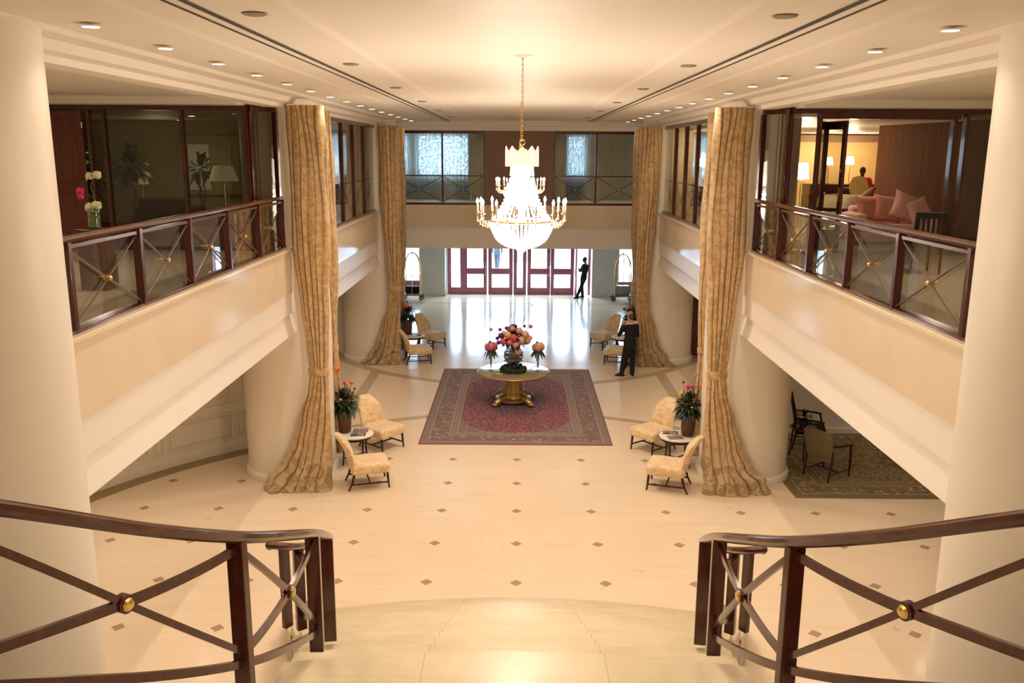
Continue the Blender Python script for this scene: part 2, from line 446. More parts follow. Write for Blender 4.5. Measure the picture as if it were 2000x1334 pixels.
# header band above lounge glazing
for s in (-1, 1):
    a, b = sorted((s * 4.5, s * 15))
    struct(MB().box(a, b, 14.3, 15.1, 6.78, 6.9).build('beam', M['ceiling_paint'], smooth=0))
# linear slots
for s in (-1, 1):
    t = thing('air_slot', 'dark double slot diffuser running along the %s side of the ceiling' % ('orchid vase' if s < 0 else 'pink sofa'), 'air vent', (2.2 * s, 12, 6.99))
    MB().box(-.07, -.042, -14, 16, -.008, .004).build('slot', M['dark_slot'], t, smooth=0)
    MB().box(.042, .07, -14, 16, -.008, .004).build('slot', M['dark_slot'], t, smooth=0)
    MB().box(-.042, .042, -14, 16, -.004, .004).build('centre_strip', M['ceiling_paint'], t, smooth=0)

# slabs with fascia
for s in (-1, 1):
    X = lambda a, b: tuple(sorted((s * a, s * b)))
    a, b = X(4.12, 15)
    struct(MB().box(a, b, -6, 28.6, 2.9, 4.36).build('upper_floor_slab', M['white_paint'], smooth=0))
    for y0, y1 in ((-6, 6.2), (6.9, 15.9), (16.5, 25.5), (26.1, 28.5)):
        a, b = X(4.0, 4.14); struct(MB().box(a, b, y0, y1, 3.62, 4.37).build('trim_1', M['fascia_marble'], smooth=0))
        a, b = X(3.97, 4.14); struct(MB().box(a, b, y0, y1, 4.345, 4.40).build('trim_2', M['fascia_marble'], bevel=.01))
        mb = MB(); pr = [(4.02, 3.62), (4.02, 3.25), (4.07, 3.22), (4.0, 2.88), (4.3, 2.88), (4.3, 3.62)]
        if s < 0: pr = pr[::-1]
        vs = [(s * p, y0, q) for p, q in pr] + [(s * p, y1, q) for p, q in pr]; n = 6
        mb.add(vs, [tuple(range(n)), tuple(range(2 * n - 1, n - 1, -1))] + [(i, n + i, n + (i + 1) % n, (i + 1) % n) for i in range(n)])
        struct(mb.build('trim_3', M['white_paint'], smooth=0))
# far bridge fascia
struct(MB().box(-4.3, 4.3, 28.44, 33, 3.02, 4.38).build('upper_floor_slab', M['white_paint'], smooth=0))
struct(MB().box(-4.2, 4.2, 28.36, 28.46, 3.66, 4.40).build('trim_1', M['fascia_marble'], smooth=0))
struct(MB().box(-4.2, 4.2, 28.40, 28.5, 3.0, 3.66).build('trim_3', M['white_paint'], smooth=0))
# vestibule ceiling and walls
struct(MB().box(-15, 15, 33, 38.2, 3.02, 3.3).box(-15, -4.2, 28.5, 33, 3.02, 3.3).box(4.2, 15, 28.5, 33, 3.02, 3.3).build('ceiling', M['white_paint'], smooth=0))
for s in (-1, 1):
    a, b = sorted((7.2 * s, 7.4 * s)); struct(MB().box(a, b, 26.4, 38.2, 0, 3.02).build('wall_vestibule', M['grey_plaster'], smooth=0))
    a, b = sorted((5.0 * s, 15 * s)); struct(MB().box(a, b, 26.25, 26.4, 0, 2.9).build('wall_recess', M['cream_paint'], smooth=0))
    a, b = sorted((5.0 * s, 9 * s)); struct(MB().box(a, b, 26.2, 26.26, 0, .12).build('baseboard_recess', M['cream_paint'], smooth=0))
    a, b = sorted((9.5 * s, 9.7 * s)); struct(MB().box(a, b, 18.7, 26.4, 0, 2.9).build('wall_side', M['cream_paint'], smooth=0))
# outer shell
for s in (-1, 1):
    a, b = sorted((14.8 * s, 15 * s)); struct(MB().box(a, b, -6, 33, 0, 7.1).build('wall_side', M['olive_wall' if s < 0 else 'cream_paint'], smooth=0))
struct(MB().box(-15, 15, -6.2, -6, 0, 7.1).build('wall_back', M['cream_paint'], smooth=0))

# curved panelled wall below the gallery
def arc_wall(a0, a1, r0, r1, z0, z1, c=(0, 10.7), n=40):
    mb = MB(); P = []
    for i in range(n + 1):
        a = lerp(a0, a1, i / n); P.append((c[0] + math.cos(a) * r0, c[1] + math.sin(a) * r0))
    for i in range(n, -1, -1):
        a = lerp(a0, a1, i / n); P.append((c[0] + math.cos(a) * r1, c[1] + math.sin(a) * r1))
    for i in range(n):
        q = [P[i], P[i + 1], P[2 * n - i], P[2 * n + 1 - i]]
        mb.prism(q, z0, z1)
    return mb
w = arc_wall(math.radians(124), math.radians(205), 8.7, 8.95, 0, 2.9); struct(w.build('wall_curved', M['cream_paint']))
struct(arc_wall(math.radians(124), math.radians(205), 8.66, 8.72, 0, .14).build('baseboard_curved', M['cream_paint']))
struct(arc_wall(math.radians(124), math.radians(205), 8.66, 8.72, .98, 1.03).build('trim_4', M['cream_paint']))
# raised panel mouldings on the curved wall
mb = MB(); a = 126.0; ws = [1.5, 1.5, 1.5, 9, 1.5, 1.5, 9, 1.5, 1.5, 9, 1.5, 1.5, 9]
def arc_panel(mb, a0, a1, z0, z1, t=.035):
    def q(aa, bb, za, zb):
        w_ = arc_wall(math.radians(aa), math.radians(bb), 8.675, 8.71, za, zb, n=6); mb.add(w_.v, w_.f)
    d = math.degrees(t / 8.7)
    q(a0, a1, z0, z0 + t); q(a0, a1, z1 - t, z1); q(a0, a0 + d, z0, z1); q(a1 - d, a1, z0, z1)
for w_ in ws:
    arc_panel(mb, a, a + w_, .30, .84); arc_panel(mb, a, a + w_, 1.14, 2.55); arc_panel(mb, a + .3, a + w_ - .3, .36, .78, .02); a += w_ + .6
struct(mb.build('trim_5', M['cream_paint']))
# right-hand room under the gallery
struct(MB().box(5.0, 15, 18.6, 18.75, 0, 2.9).build('wall_salon', M['cream_paint'], smooth=0))
struct(MB().box(5.0, 15, 18.55, 18.6, 0, .12).build('baseboard_salon', M['cream_paint'], smooth=0))

# upper landing and stairs
def step_poly(hw0, hw1, yb, yf, curve=.06, n=24):
    P = [(-hw0, yb)]
    for i in range(n + 1):
        x = lerp(-hw1, hw1, i / n); P.append((x, yf - x * x * curve))
    P.append((hw0, yb)); return P[::-1]
mb = MB()
mb.prism(step_poly(1.72, 1.72, 4.2, 6.01), 0, 2.34)
for i in range(1, 14):
    w1 = itp([(0, 1.72), (5, 1.95), (13, 2.95)], i)[0]; w0 = itp([(0, 1.72), (5, 1.95), (13, 2.95)], i - 1)[0]
    mb.prism(step_poly(w0, w1, 6.01 + (i - 1) * .369 - .45, 6.01 + i * .369), 0, 2.34 - i * .1671)
    mb.prism(step_poly(w0, w1, 6.01 + (i - 1) * .369 - .45, 6.035 + i * .369), 2.34 - i * .1671 - .03, 2.341 - i * .1671)
struct(mb.build('stair_floor', M['stair_marble'], smooth=25))
mb = MB()
for i in range(1, 13):
    y1 = 5.28 - (i - 1) * .32; hw = itp([(0, 1.72), (6, 2.05), (12, 2.9)], i)[0]; hw2 = itp([(0, 1.72), (6, 2.05), (12, 2.9)], i - 1)[0]
    mb.prism([(-hw, y1 - .34), (hw, y1 - .34), (hw2, y1), (-hw2, y1)], 2.0 if i < 4 else 2.3, 2.34 + i * .1717)
mb.box(-15, 15, -6, 1.45, 4.0, 4.4)
struct(mb.build('landing_floor', M['stair_marble'], smooth=0))

# ------------------------------------------------------------------ balustrades
HR = [(-.045, -.018), (-.05, .0), (-.042, .022), (-.02, .034), (.02, .034), (.042, .022), (.05, 0), (.045, -.018), (.03, -.03), (-.03, -.03)]
def flat(w, h): return [(-w, -h), (-w, h), (w, h), (w, -h)]
def rosette(mb_parent, c, nrm, r=.035, name='rosette'):
    nrm = Vector(nrm).normalized(); rot = nrm.to_track_quat('Z', 'Y').to_matrix()
    out = MB(); pr = [(r * 1.0, -.034), (r * 1.0, .034)]
    vs = []; n = 24
    prof = [(0.0001, -.044), (r * .7, -.040), (r, -.03), (r, .03), (r * .7, .040), (.0001, .044)]
    mb = MB(); mb.lathe(prof, (0, 0, 0), n)
    mb.v = [tuple(rot @ Vector(v) + Vector(c)) for v in mb.v]
    return mb.build(name, M['brass'], mb_parent)
def collar(parent, c, nrm, r=.05):
    nrm = Vector(nrm).normalized(); rot = nrm.to_track_quat('Z', 'Y').to_matrix()
    mb = MB(); mb.lathe([(r, -.024), (r, .024)], (0, 0, 0), 24); mb.v = [tuple(rot @ Vector(v) + Vector(c)) for v in mb.v]
    return mb.build('brace_hub', mw, parent)

for s in (-1, 1):
    ys = [7.86, 9.38, 10.84, 12.29, 13.77, 15.20]; xr = 4.09 * s
    side = 'dark lounge' if s < 0 else 'lit lounge'
    t = thing('balcony_railing', 'dark wood gallery railing with glass and crossed bars by the ' + side, 'railing', (xr, 11.5, 4.38))
    L = lambda y: y - 11.5
    MB().sweep([(0, L(7.35), .885), (0, L(15.25), .885)], HR).build('handrail', mr, t)
    MB().box(-.025, .025, L(7.6), L(15.2), .80, .835).build('top_bar', M['mahogany'], t, smooth=0)
    MB().box(-.04, .04, L(7.4), L(15.24), -.03, .055).build('bottom_rail', mr, t, bevel=.006)
    for y in ys: MB().box(-.045, .045, L(y) - .035, L(y) + .035, -.06, .86).build('post', mw, t, bevel=.006)
    for y0, y1 in zip(ys, ys[1:]):
        MB().box(-.005 + .035 * s, .005 + .035 * s, L(y0) + .04, L(y1) - .04, .05, .80).build('glass_panel', M['rail_glass'], t, smooth=0)
        mb = MB(); a, b = L(y0) + .03, L(y1) - .03
        mb.tube([(0, a, .79), (0, b, .07)], .0105, 6); mb.tube([(0, a, .07), (0, b, .79)], .0105, 6)
        mb.build('cross_brace', M['bar_metal'], t)
        rosette(t, (0, (a + b) / 2, .43), (1, 0, 0), .026)

# stair balustrades (follow the flare of the flights)
for s in (-1, 1):
    side = 'orchid' if s < 0 else 'pink sofa'
    key = [(3.35, 1.35, 5.62), (2.95, 2.0, 5.36), (2.52, 2.65, 5.02), (2.12, 3.3, 4.64), (1.80, 4.0, 4.225), (1.585, 4.65, 3.888), (1.50, 5.3, 3.60), (1.50, 6.0, 3.29), (1.56, 6.7, 2.94), (1.75, 7.35, 2.60), (2.03, 7.95, 2.27), (2.33, 8.42, 2.03), (2.62, 8.62, 1.95)]
    pts = spline([(a * s, b, c) for a, b, c in key], 8)
    t = thing('stair_railing', 'curved dark wood stair railing with brass rosettes flaring towards the side of the %s' % ('orchid vase' if s < 0 else 'pink sofa'), 'railing', (1.5 * s, 6.0, 2.34))
    O = Vector((1.5 * s, 6.0, 2.34)); Lp = [p - O for p in pts]
    big = [(a * 1.05, b * 1.05) for a, b in HR]
    MB().sweep(Lp, big, False).ball(Lp[-1], .052, 12, 8).build('handrail', mr, t)
    def at_y(y):
        for a, b in zip(pts, pts[1:]):
            if a.y <= y <= b.y: return a.lerp(b, (y - a.y) / (b.y - a.y))
        return pts[-1]
    posts = [(1.6, 1.15), (3.02, 1.12), (4.62, 1.15), (5.98, .95), (6.62, .93), (8.30, .93), (8.52, .93)]
    sects = [(1.6, 3.02), (3.02, 4.62), (4.62, 5.98), (6.62, 8.30)]
    for y, h in posts:
        p = at_y(y) - O; q = at_y(y + .05) - at_y(y - .05)
        MB().obox((p.x, p.y), (q.x, q.y), None, .03, .052, p.z - h, p.z - .02).build('post', mw, t, bevel=.005)
    for y0, y1 in sects:
        seq = [at_y(lerp(y0, y1, i / 14)) - O for i in range(15)]
        lo = .80 if y0 < 6 else .78
        MB().sweep([p + Vector((0, 0, -lo)) for p in seq], flat(.014, .026)).build('bottom_rail', mw, t, smooth=40)
        for sg in (0, 1):
            P = []
            for i, p in enumerate(seq):
                f = i / 14; f = f if sg else 1 - f
                P.append(p + Vector((0, 0, lerp(-.07, -lo + .07, f))))
            MB().sweep(P, flat(.013, .025)).build('cross_brace', mw, t, smooth=40)
        mid = seq[7]; tn = seq[8] - seq[6]; nr = Vector((-tn.y, tn.x, 0)).normalized()
        c = mid + Vector((0, 0, -lo / 2))
        collar(t, c, nr, .047); rosette(t, c, nr, .034)

# ------------------------------------------------------------------ glazing
def window_run(name, label, p0, p1, divs, z0=4.40, z1=6.78, rail=5.32, thick=.05, glassm='smoked_glass', brace=True, wood=None, brass=False):
    wood = wood or mw
    p0 = Vector((p0[0], p0[1], 0)); p1 = Vector((p1[0], p1[1], 0)); d = (p1 - p0); L = d.length
    t = struct(empty(name, (p0.x, p0.y, z0), math.atan2(d.y, d.x))); H_ = z1 - z0
    mb = MB().box(0, L, -thick, thick, 0, .07).box(0, L, -thick, thick, H_ - .09, H_)
    mb.build('frame', wood, t, bevel=.006)
    for x in divs: MB().box(x - .028, x + .028, -thick, thick, .07, H_ - .09).build('mullion', wood, t, bevel=.005)
    ed = sorted(divs)
    for a, b in zip(ed, ed[1:]):
        if b - a < .3: continue
        MB().box(a + .028, b - .028, -.006, .006, .07, H_ - .09).build('pane', M[glassm], t, smooth=0)
        if brace:
            zr = rail - z0
            MB().box(a, b, -.03, -.008, zr - .018, zr + .018).build('mid_rail', wood, t, smooth=0)
            for e in (a, b) if 0 else ():
                pass
            mb = MB().tube([(a + .03, -.03, zr - .03), (b - .03, -.03, .10)], .011, 6).tube([(a + .03, -.03, .10), (b - .03, -.03, zr - .03)], .011, 6)
            mb.build('cross_brace', wood, t)
            rosette(t, ((a + b) / 2, -.035, zr / 2 + .035), (0, 1, 0), .026 if brass else .018)
    return t
bar = [17.0, 18.0, 19.15, 20.55, 21.95, 23.4, 25.2]
window_run('window_1', '', (-4.1, 25.2), (-4.1, 17.0), [25.2 - b for b in bar][::-1])
window_run('window_2', '', (4.1, 17.0), (4.1, 25.2), [b - 17.0 for b in bar])
window_run('window_3', '', (-3.95, 28.44), (-1.12, 28.44), [0, 1.50, 2.83], z1=6.72, brass=True)
window_run('window_4', '', (1.12, 28.44), (3.95, 28.44), [0, 1.33, 2.83], z1=6.72, brass=True)
struct(MB().box(-1.12, 1.12, 28.40, 28.52, 4.38, 6.75).build('wall_bridge', M['brown_wall'], smooth=0))
for s in (-1, 1):
    a, b = sorted((3.93 * s, 4.4 * s)); struct(MB().box(a, b, 28.38, 28.6, 4.38, 6.8).build('wall_end', M['cream_paint'], smooth=0))

# lounge glazing of the first bay
window_run('window_5', '', (-7.9, 14.8), (-4.46, 14.8), [.0, .80, 1.05, 2.34, 3.41], brace=False, z1=6.79, glassm='smoked_glass', thick=.06)
window_run('window_6', '', (-4.46, 14.8), (-4.17, 15.4), [.0, .64], brace=False, z1=6.79, glassm='smoked_glass', thick=.05)
window_run('window_7', '', (4.46, 14.8), (4.95, 14.8), [.0, .47], brace=False, z1=6.79, glassm='clear_glass', thick=.06)
window_run('window_8', '', (4.17, 15.4), (4.46, 14.8), [.0, .64], brace=False, z1=6.79, glassm='clear_glass', thick=.05)
window_run('window_9', '', (7.12, 14.8), (9.5, 14.8), [.0, .2, 1.2, 2.38], brace=False, z1=6.79, glassm='smoked_glass', thick=.07)
struct(MB().box(4.9, 7.2, 14.72, 14.88, 6.62, 6.79).build('trim_6', mw, bevel=.01))
# double door leaves of the lounge, standing open
def door_leaf(name, loc, rz, wdt=.62, h=2.2, lever=1):
    t = struct(empty(name, loc, rz))
    mb = MB().box(0, .09, -.025, .025, 0, h).box(wdt - .09, wdt, -.025, .025, 0, h).box(.09, wdt - .09, -.025, .025, 0, .38).box(.09, wdt - .09, -.025, .025, h - .14, h)
    mb.build('frame', mw, t, bevel=.006)
    MB().box(.09, wdt - .09, -.005, .005, .38, h - .14).build('pane', M['smoked_glass'], t, smooth=0)
    x = wdt - .05 if lever > 0 else .05
    mb = MB().box(x - .02, x + .02, -.034, -.024, .88, 1.10).tube([(x, -.03, 1.0), (x, -.07, 1.0), (x - .11 * lever, -.07, 1.0)], .009, 8)
    mb.box(x - .02, x + .02, -.034, -.024, 1.35, 1.42)
    mb.build('door_handle', M['brass'], t)
    return t
door_leaf('door_1', (4.93, 14.86, 4.40), math.radians(62), .80)
door_leaf('door_2', (5.28, 15.55, 4.40), math.radians(-75), .62)
t = struct(empty('door_3', (-8.05, 14.70, 4.405)))
MB().box(0, .88, -.03, .03, 0, 2.28).build('door_panel', M['reddish_door'], t, bevel=.008)
MB().box(.12, .76, -.045, -.025, .2, .95).box(.12, .76, -.045, -.025, 1.1, 2.15).build('raised_panel', M['reddish_door'], t, bevel=.01)
for z in (.25, 1.15, 2.0): MB().lathe([(.012, 0), (.012, .10)], (.885, -.035, z), 10).build('hinge', M['brass'], t)

# oblique wood partition of the lit lounge
a = Vector((7.8, 19.4)); b = Vector((8.25, 15.2)); d = (b - a)
struct(MB().obox(((a + b) / 2), (d.x, d.y), None, d.length / 2, .06, 4.4, 6.74).build('partition', M['wood_panel'], smooth=0))

# upper outer wall with windows
mb = MB(); wins = [(-6.9, -5.9), (-4.75, -4.0), (-3.62, -1.85), (1.75, 2.35), (5.4, 7.1), (9.0, 10.2)]
z0, z1 = 5.28, 6.62; xs = -15
mb.box(-15, 15, 32.0, 32.2, 3.2, z0).box(-15, 15, 32.0, 32.2, z1, 7.1)
for a, b in wins: mb.box(xs, a, 32.0, 32.2, z0, z1); xs = b
mb.box(xs, 15, 32.0, 32.2, z0, z1)
struct(mb.build('wall_outer', M['curtain_plain'], smooth=0))
def drape(name, x0, x1, y, z0, z1, m, label, cat='curtain', folds=14, amp=.03, group=None, th=.004):
    n = folds * 6; vs = []; fs = []
    for side in (0, 1):
        for z in (z0, z1):
            for i in range(n + 1):
                x = lerp(x0, x1, i / n); vs.append((x - (x0 + x1) / 2, amp * math.sin(i / n * folds * 2 * PI) + side * th, z - z0))
    r = n + 1
    for i in range(n):
        fs.append((i, i + 1, r + i + 1, r + i)); fs.append((2 * r + i + 1, 2 * r + i, 3 * r + i, 3 * r + i + 1))
        fs.append((r + i, r + i + 1, 3 * r + i + 1, 3 * r + i)); fs.append((i + 1, i, 2 * r + i, 2 * r + i + 1))
    fs += [(0, r, 3 * r, 2 * r), (n, 2 * r + n, 3 * r + n, r + n)]
    o = MB().add(vs, fs).build(name, m, loc=((x0 + x1) / 2, y, z0), smooth=60)
    return tag(o, label, cat, group)
lab = {0: 'blue-grey lace curtain behind the side gallery windows over the recess wall', 1: 'narrow blue-grey lace curtain behind the last side gallery window by the tall curtain',
       2: 'wide glowing lace curtain behind the bridge window beside the dark wall', 3: 'narrow strip of lace curtain glowing behind the other bridge window',
       4: 'lace curtain before the greenish window of the lit lounge', 5: 'lace curtain behind the far lounge window'}
for i, (a, b) in enumerate(wins[:5]):
    drape('lace_curtain', a - .12, b + .12, 31.8, 4.6, 6.7, M['lace'], lab[i])
drape('plain_curtain', -1.75, -1.15, 31.0, 4.42, 6.72, M['curtain_plain'], 'tan plain curtain between the wide lace curtain and the dark bridge wall', folds=5)
drape('plain_curtain', 1.15, 1.62, 31.0, 4.42, 6.72, M['curtain_plain'], 'tan plain curtain between the dark bridge wall and the narrow lace strip', folds=5)
drape('plain_curtain', -4.66, -4.42, 15.25, 4.42, 6.7, M['curtain_plain'], 'tan curtain gathered inside the corner of the dark lounge glazing', folds=4)
drape('plain_curtain', 4.42, 4.66, 15.4, 4.42, 6.7, M['curtain_plain'], 'pale curtain gathered inside the corner of the lit lounge glazing', folds=4)

# ------------------------------------------------------------------ entrance
Yd = 37.75
def glazed_leaf(name, x0, x1, handle=0, z=2.5, mid=True):
    t = struct(empty(name, (x0, Yd, 0))); x0 -= .03; x1 += .03; t.location.x = x0; w_ = x1 - x0; st = .16
    mb = MB().box(0, st, -.03, .03, 0, z).box(w_ - st, w_, -.03, .03, 0, z).box(st, w_ - st, -.03, .03, 0, .30).box(st, w_ - st, -.03, .03, z - .14, z)
    if mid: mb.box(st, w_ - st, -.03, .03, .88, 1.14)
    mb.build('frame', M['entrance_wood'], t, bevel=.006)
    if mid:
        MB().box(st, w_ - st, -.006, .006, .30, .88).build('pane', M['clear_glass'], t, smooth=0)
        MB().box(st, w_ - st, -.006, .006, 1.14, z - .14).build('pane', M['clear_glass'], t, smooth=0)
    else: MB().box(st, w_ - st, -.006, .006, .30, z - .14).build('pane', M['clear_glass'], t, smooth=0)
    if handle:
        x = w_ - .05 if handle > 0 else .05
        MB().tube([(x, -.03, .82), (x, -.09, .82), (x, -.09, 1.25), (x, -.03, 1.25)], .012, 8).build('door_handle', M['chrome'], t)
    return t
cx = lambda p: (p - 1013) * .02236 + .10
glazed_leaf('window_10', cx(872), cx(901), mid=False)
glazed_leaf('door_5', cx(903), cx(946), 1); glazed_leaf('door_6', cx(951), cx(996), -1)
glazed_leaf('window_11', cx(1000), cx(1022.5), mid=False)
glazed_leaf('door_7', cx(1027), cx(1069), 1); glazed_leaf('door_8', cx(1072), cx(1115), -1)
struct(MB().box(cx(1117), cx(1119.5), Yd - .9, Yd + .05, 0, 2.5).build('door_frame', M['entrance_wood'], bevel=.005))
struct(MB().box(cx(1143), cx(1148), Yd - .1, Yd + .1, 0, 2.5).build('door_frame', M['entrance_wood'], bevel=.005))
struct(MB().box(cx(868), cx(871.5), Yd - .06, Yd + .06, 0, 2.5).build('trim_7', M['chrome'], bevel=.005))
struct(MB().box(cx(866), cx(1148), Yd - .1, Yd + .1, 2.5, 3.02).build('beam', M['entrance_wood'], smooth=0))
# piers beside the doors, side windows, walls
struct(MB().box(cx(819), cx(868), 37.1, 38.2, 0, 3.02).build('pillar', M['grey_plaster'], smooth=0))
struct(MB().box(cx(1149), cx(1200), 37.1, 38.2, 0, 3.02).build('pillar', M['grey_plaster'], smooth=0))
for s in (-1, 1):
    xa, xb = (4.16, 5.05)
    a, b = sorted((s * 5.05, s * 7.3)); struct(MB().box(a, b, 37.9, 38.2, 0, 3.02).build('wall_front', M['grey_plaster'], smooth=0))
    t = struct(empty('window_12' if s < 0 else 'window_13', (s * 4.6, 38.0, 0)))
    MB().box(-.46, .46, -.05, .05, 0, .55).box(-.46, -.42, -.05, .05, .55, 2.9).box(.42, .46, -.05, .05, .55, 2.9).box(-.46, .46, -.05, .05, 2.6, 3.02).build('frame', M['entrance_wood'], t, smooth=0)
    MB().box(-.42, .42, -.006, .006, .55, 2.6).build('pane', M['clear_glass'], t, smooth=0)
    struct(MB().box(s * 4.0 - .06 if s < 0 else 5.0, -4.9 if s < 0 else 5.1, 37.6, 38.0, 0, 3.0).build('trim_8', M['entrance_wood'], smooth=0)) if s > 0 else None
# brown door in the recess
t = struct(empty('door_9', (5.45, 26.2, 0)))
MB().box(-.5, .5, -.06, .0, 0, 2.3).build('door_panel', M['reddish_door'], t, bevel=.01)
MB().box(-.42, .42, -.075, -.055, .25, 1.0).box(-.42, .42, -.075, -.055, 1.15, 2.15).build('raised_panel', M['reddish_door'], t, bevel=.015)
MB().ball((.40, -.10, 1.05), .03).build('door_knob', M['brass'], t)

# ------------------------------------------------------------------ lounges upstairs
def room(s):
    if s < 0:
        struct(MB().box(-14.8, -5.0, 20.6, 20.75, 4.4, 6.9).build('wall_lounge', M['olive_wall'], smooth=0))
        struct(MB().box(-9.0, -8.85, 14.8, 16.2, 4.4, 6.9).build('wall_lounge', M['olive_wall'], smooth=0))
        struct(MB().box(-14.8, -4.2, 14.9, 20.6, 4.36, 4.405).build('floor_lounge', M['red_carpet'], smooth=0))
        struct(MB().box(-14.8, -4.2, 1.45, 14.75, 4.36, 4.404).build('floor_gallery', M['corridor_carpet'], smooth=0))
        struct(MB().box(-14.8, -4.6, 15.0, 20.6, 6.70, 6.88).build('ceiling', M['olive_wall'], smooth=0))
    else:
        struct(MB().box(7.7, 14.8, 27.5, 27.65, 4.4, 6.9).build('wall_lounge', M['yellow_wall'], smooth=0))
        struct(MB().box(7.7, 14.8, 27.3, 27.5, 6.42, 6.62).build('beam', M['brown_wall'], smooth=0))
        struct(MB().box(4.2, 14.8, 14.9, 27.5, 4.36, 4.405).build('floor_lounge', M['corridor_carpet'], smooth=0))
        struct(MB().box(4.2, 14.8, 1.45, 14.75, 4.36, 4.404).build('floor_gallery', M['corridor_carpet'], smooth=0))
        struct(MB().box(4.6, 14.8, 15.0, 27.5, 6.66, 6.88).build('ceiling', M['white_paint'], smooth=0))
    a, b = sorted((s * 9.2, s * 9.4)); struct(MB().box(a, b, 1.4, 14.8, 4.4, 6.9).build('wall_gallery', M['cream_paint'], smooth=0))
room(-1); room(1)

def table_lamp(name, label, loc, h, r0, r1, sh, glow, base=M['brass'], power=0, bh=None, col=(1, .75, .45)):
    t = thing(name, label, 'lamp', loc)
    MB().lathe([(.09, 0), (.09, .02), (.02, .04), (.014, .1), (.014, h)], n=16).build('base', base, t)
    MB().lathe([(r0, h), (r1, h + sh), (r1 - .01, h + sh), (r0 - .01, h)], n=24).build('lamp_shade', glow, t)
    if power:
        l = bpy.data.lights.new('lamp_light', 'POINT'); l.energy = power; l.color = col; l.shadow_soft_size = r1
        o = bpy.data.objects.new('lamp_light', l); o.location = (loc[0], loc[1], loc[2] + h + sh + .06); COL.objects.link(o)
    return t
table_lamp('floor_lamp', 'brass floor lamp with wide cream shade glowing behind the lit lounge glazing', (6.33, 20.0, 4.405), 1.10, .17, .13, .36, M['lamp_glow'], power=60)
table_lamp('table_lamp', 'small lit table lamp on the sideboard behind the person in red', (9.10, 26.3, 5.20), .55, .13, .09, .22, M['lamp_glow'], power=45)
table_lamp('table_lamp', 'lit table lamp on the sideboard beside the wood partition', (9.72, 26.3, 5.20), .57, .13, .09, .22, M['lamp_glow'], power=45)
table_lamp('table_lamp', 'orange-shaded lamp seen through the side gallery window', (4.95, 24.3, 5.05), .66, .13, .11, .22, M['shade_glow'], power=25)
table_lamp('floor_lamp', 'unlit floor lamp with broad olive shade in the dark lounge', (-6.33, 19.0, 4.405), 1.02, .31, .20, .32, M['shade_dim'])
table_lamp('floor_lamp', 'slim floor lamp with small olive shade deep in the dark lounge', (-8.35, 19.6, 4.405), .92, .14, .10, .27, M['shade_dim'])
tag(MB().box(8.5, 10.6, 26.0, 26.7, 4.405, 5.20).build('sideboard', mw, bevel=.01), 'dark wood sideboard under the two lamps by the yellow wall', 'sideboard')
tag(MB().lathe([(.25, 0), (.03, .03), (.03, .60), (.28, .62), (.28, .645)], (4.95, 24.3, 4.405), 20).build('side_table', mw), 'small round dark table carrying the orange-shaded lamp', 'table')

# mirror with a pale edge strip and the plant in front of it
t = thing('wall_mirror', 'pale framed mirror on the olive wall behind the leafy plant', 'mirror', (-7.2, 20.55, 5.15))
MB().box(-.62, .75, -.04, .02, -.1, 1.25).build('frame', M['olive_wall'], t, bevel=.01)
MB().box(-.42, .06, -.06, -.04, .02, 1.05).build('mirror_glass_reflection', M['paper_white'], t, smooth=0)  # plain white colour stands in for the bright reflection in the glass
MB().box(.52, .56, -.06, -.04, .05, 1.1).build('edge_strip', M['curtain_plain'], t, smooth=0)

def leaf_blade(mb, p, d, L, w, droop=.3, n=5, fold=.15):
    p = Vector(p); d = Vector(d).normalized(); side = d.cross(Vector((0, 0, 1)))
    side = side.normalized() if side.length > .05 else Vector((1, 0, 0))
    vs = []; fs = []
    for i in range(n + 1):
        t = i / n; c = p + d * L * t + Vector((0, 0, -droop * L * t * t)); ww = w * math.sin(PI * min(1, t * .92 + .06)) ** .8
        vs += [c - side * ww + Vector((0, 0, ww * fold)), c, c + side * ww + Vector((0, 0, ww * fold))]
    for i in range(n):
        a = i * 3; fs += [(a, a + 1, a + 4, a + 3), (a + 1, a + 2, a + 5, a + 4)]
    mb.add(vs, fs)
def leaf_ball(mb, c, r, n, L, w, rng, squash=1., droop=.4):
    for i in range(n):
        a = rng.uniform(0, 2 * PI); e = rng.uniform(-.55, 1.) * PI / 2
        d = Vector((math.cos(e) * math.cos(a), math.cos(e) * math.sin(a), math.sin(e) * squash))
        q = Vector(c) + d * r * rng.uniform(.15, .75)
        leaf_blade(mb, q, d + Vector((0, 0, .15)), L * rng.uniform(.7, 1.2), w * rng.uniform(.7, 1.2), droop)
def blossom(r, m, name, parent, loc, petals=7, layers=3, rng=random):
    mb = MB(); mb.ball((0, 0, 0), r * .62, 10, 8)
    for l in range(layers + 1):
        k_ = max(3, petals - l); tilt = lerp(-.75, 1.15, l / layers)
        for i in range(k_):
            a = 2 * PI * i / k_ + l * .7
            d = Vector((math.cos(a) * math.cos(tilt), math.sin(a) * math.cos(tilt), math.sin(tilt)))
            mb.ball(d * r * .62, (r * .42, r * .42, r * .24), 8, 6, (d + Vector((0, 0, .5))).to_track_quat('Z', 'Y').to_matrix())
    o = mb.build(name, m, parent, loc=loc, smooth=80); o.rotation_euler = (1.1, 0, 0); return o
def again(o, parent, loc, sc=1, m=None):
    c = o.copy(); COL.objects.link(c); c.parent = parent; c.location = loc; c.scale = (sc, sc, sc); return c

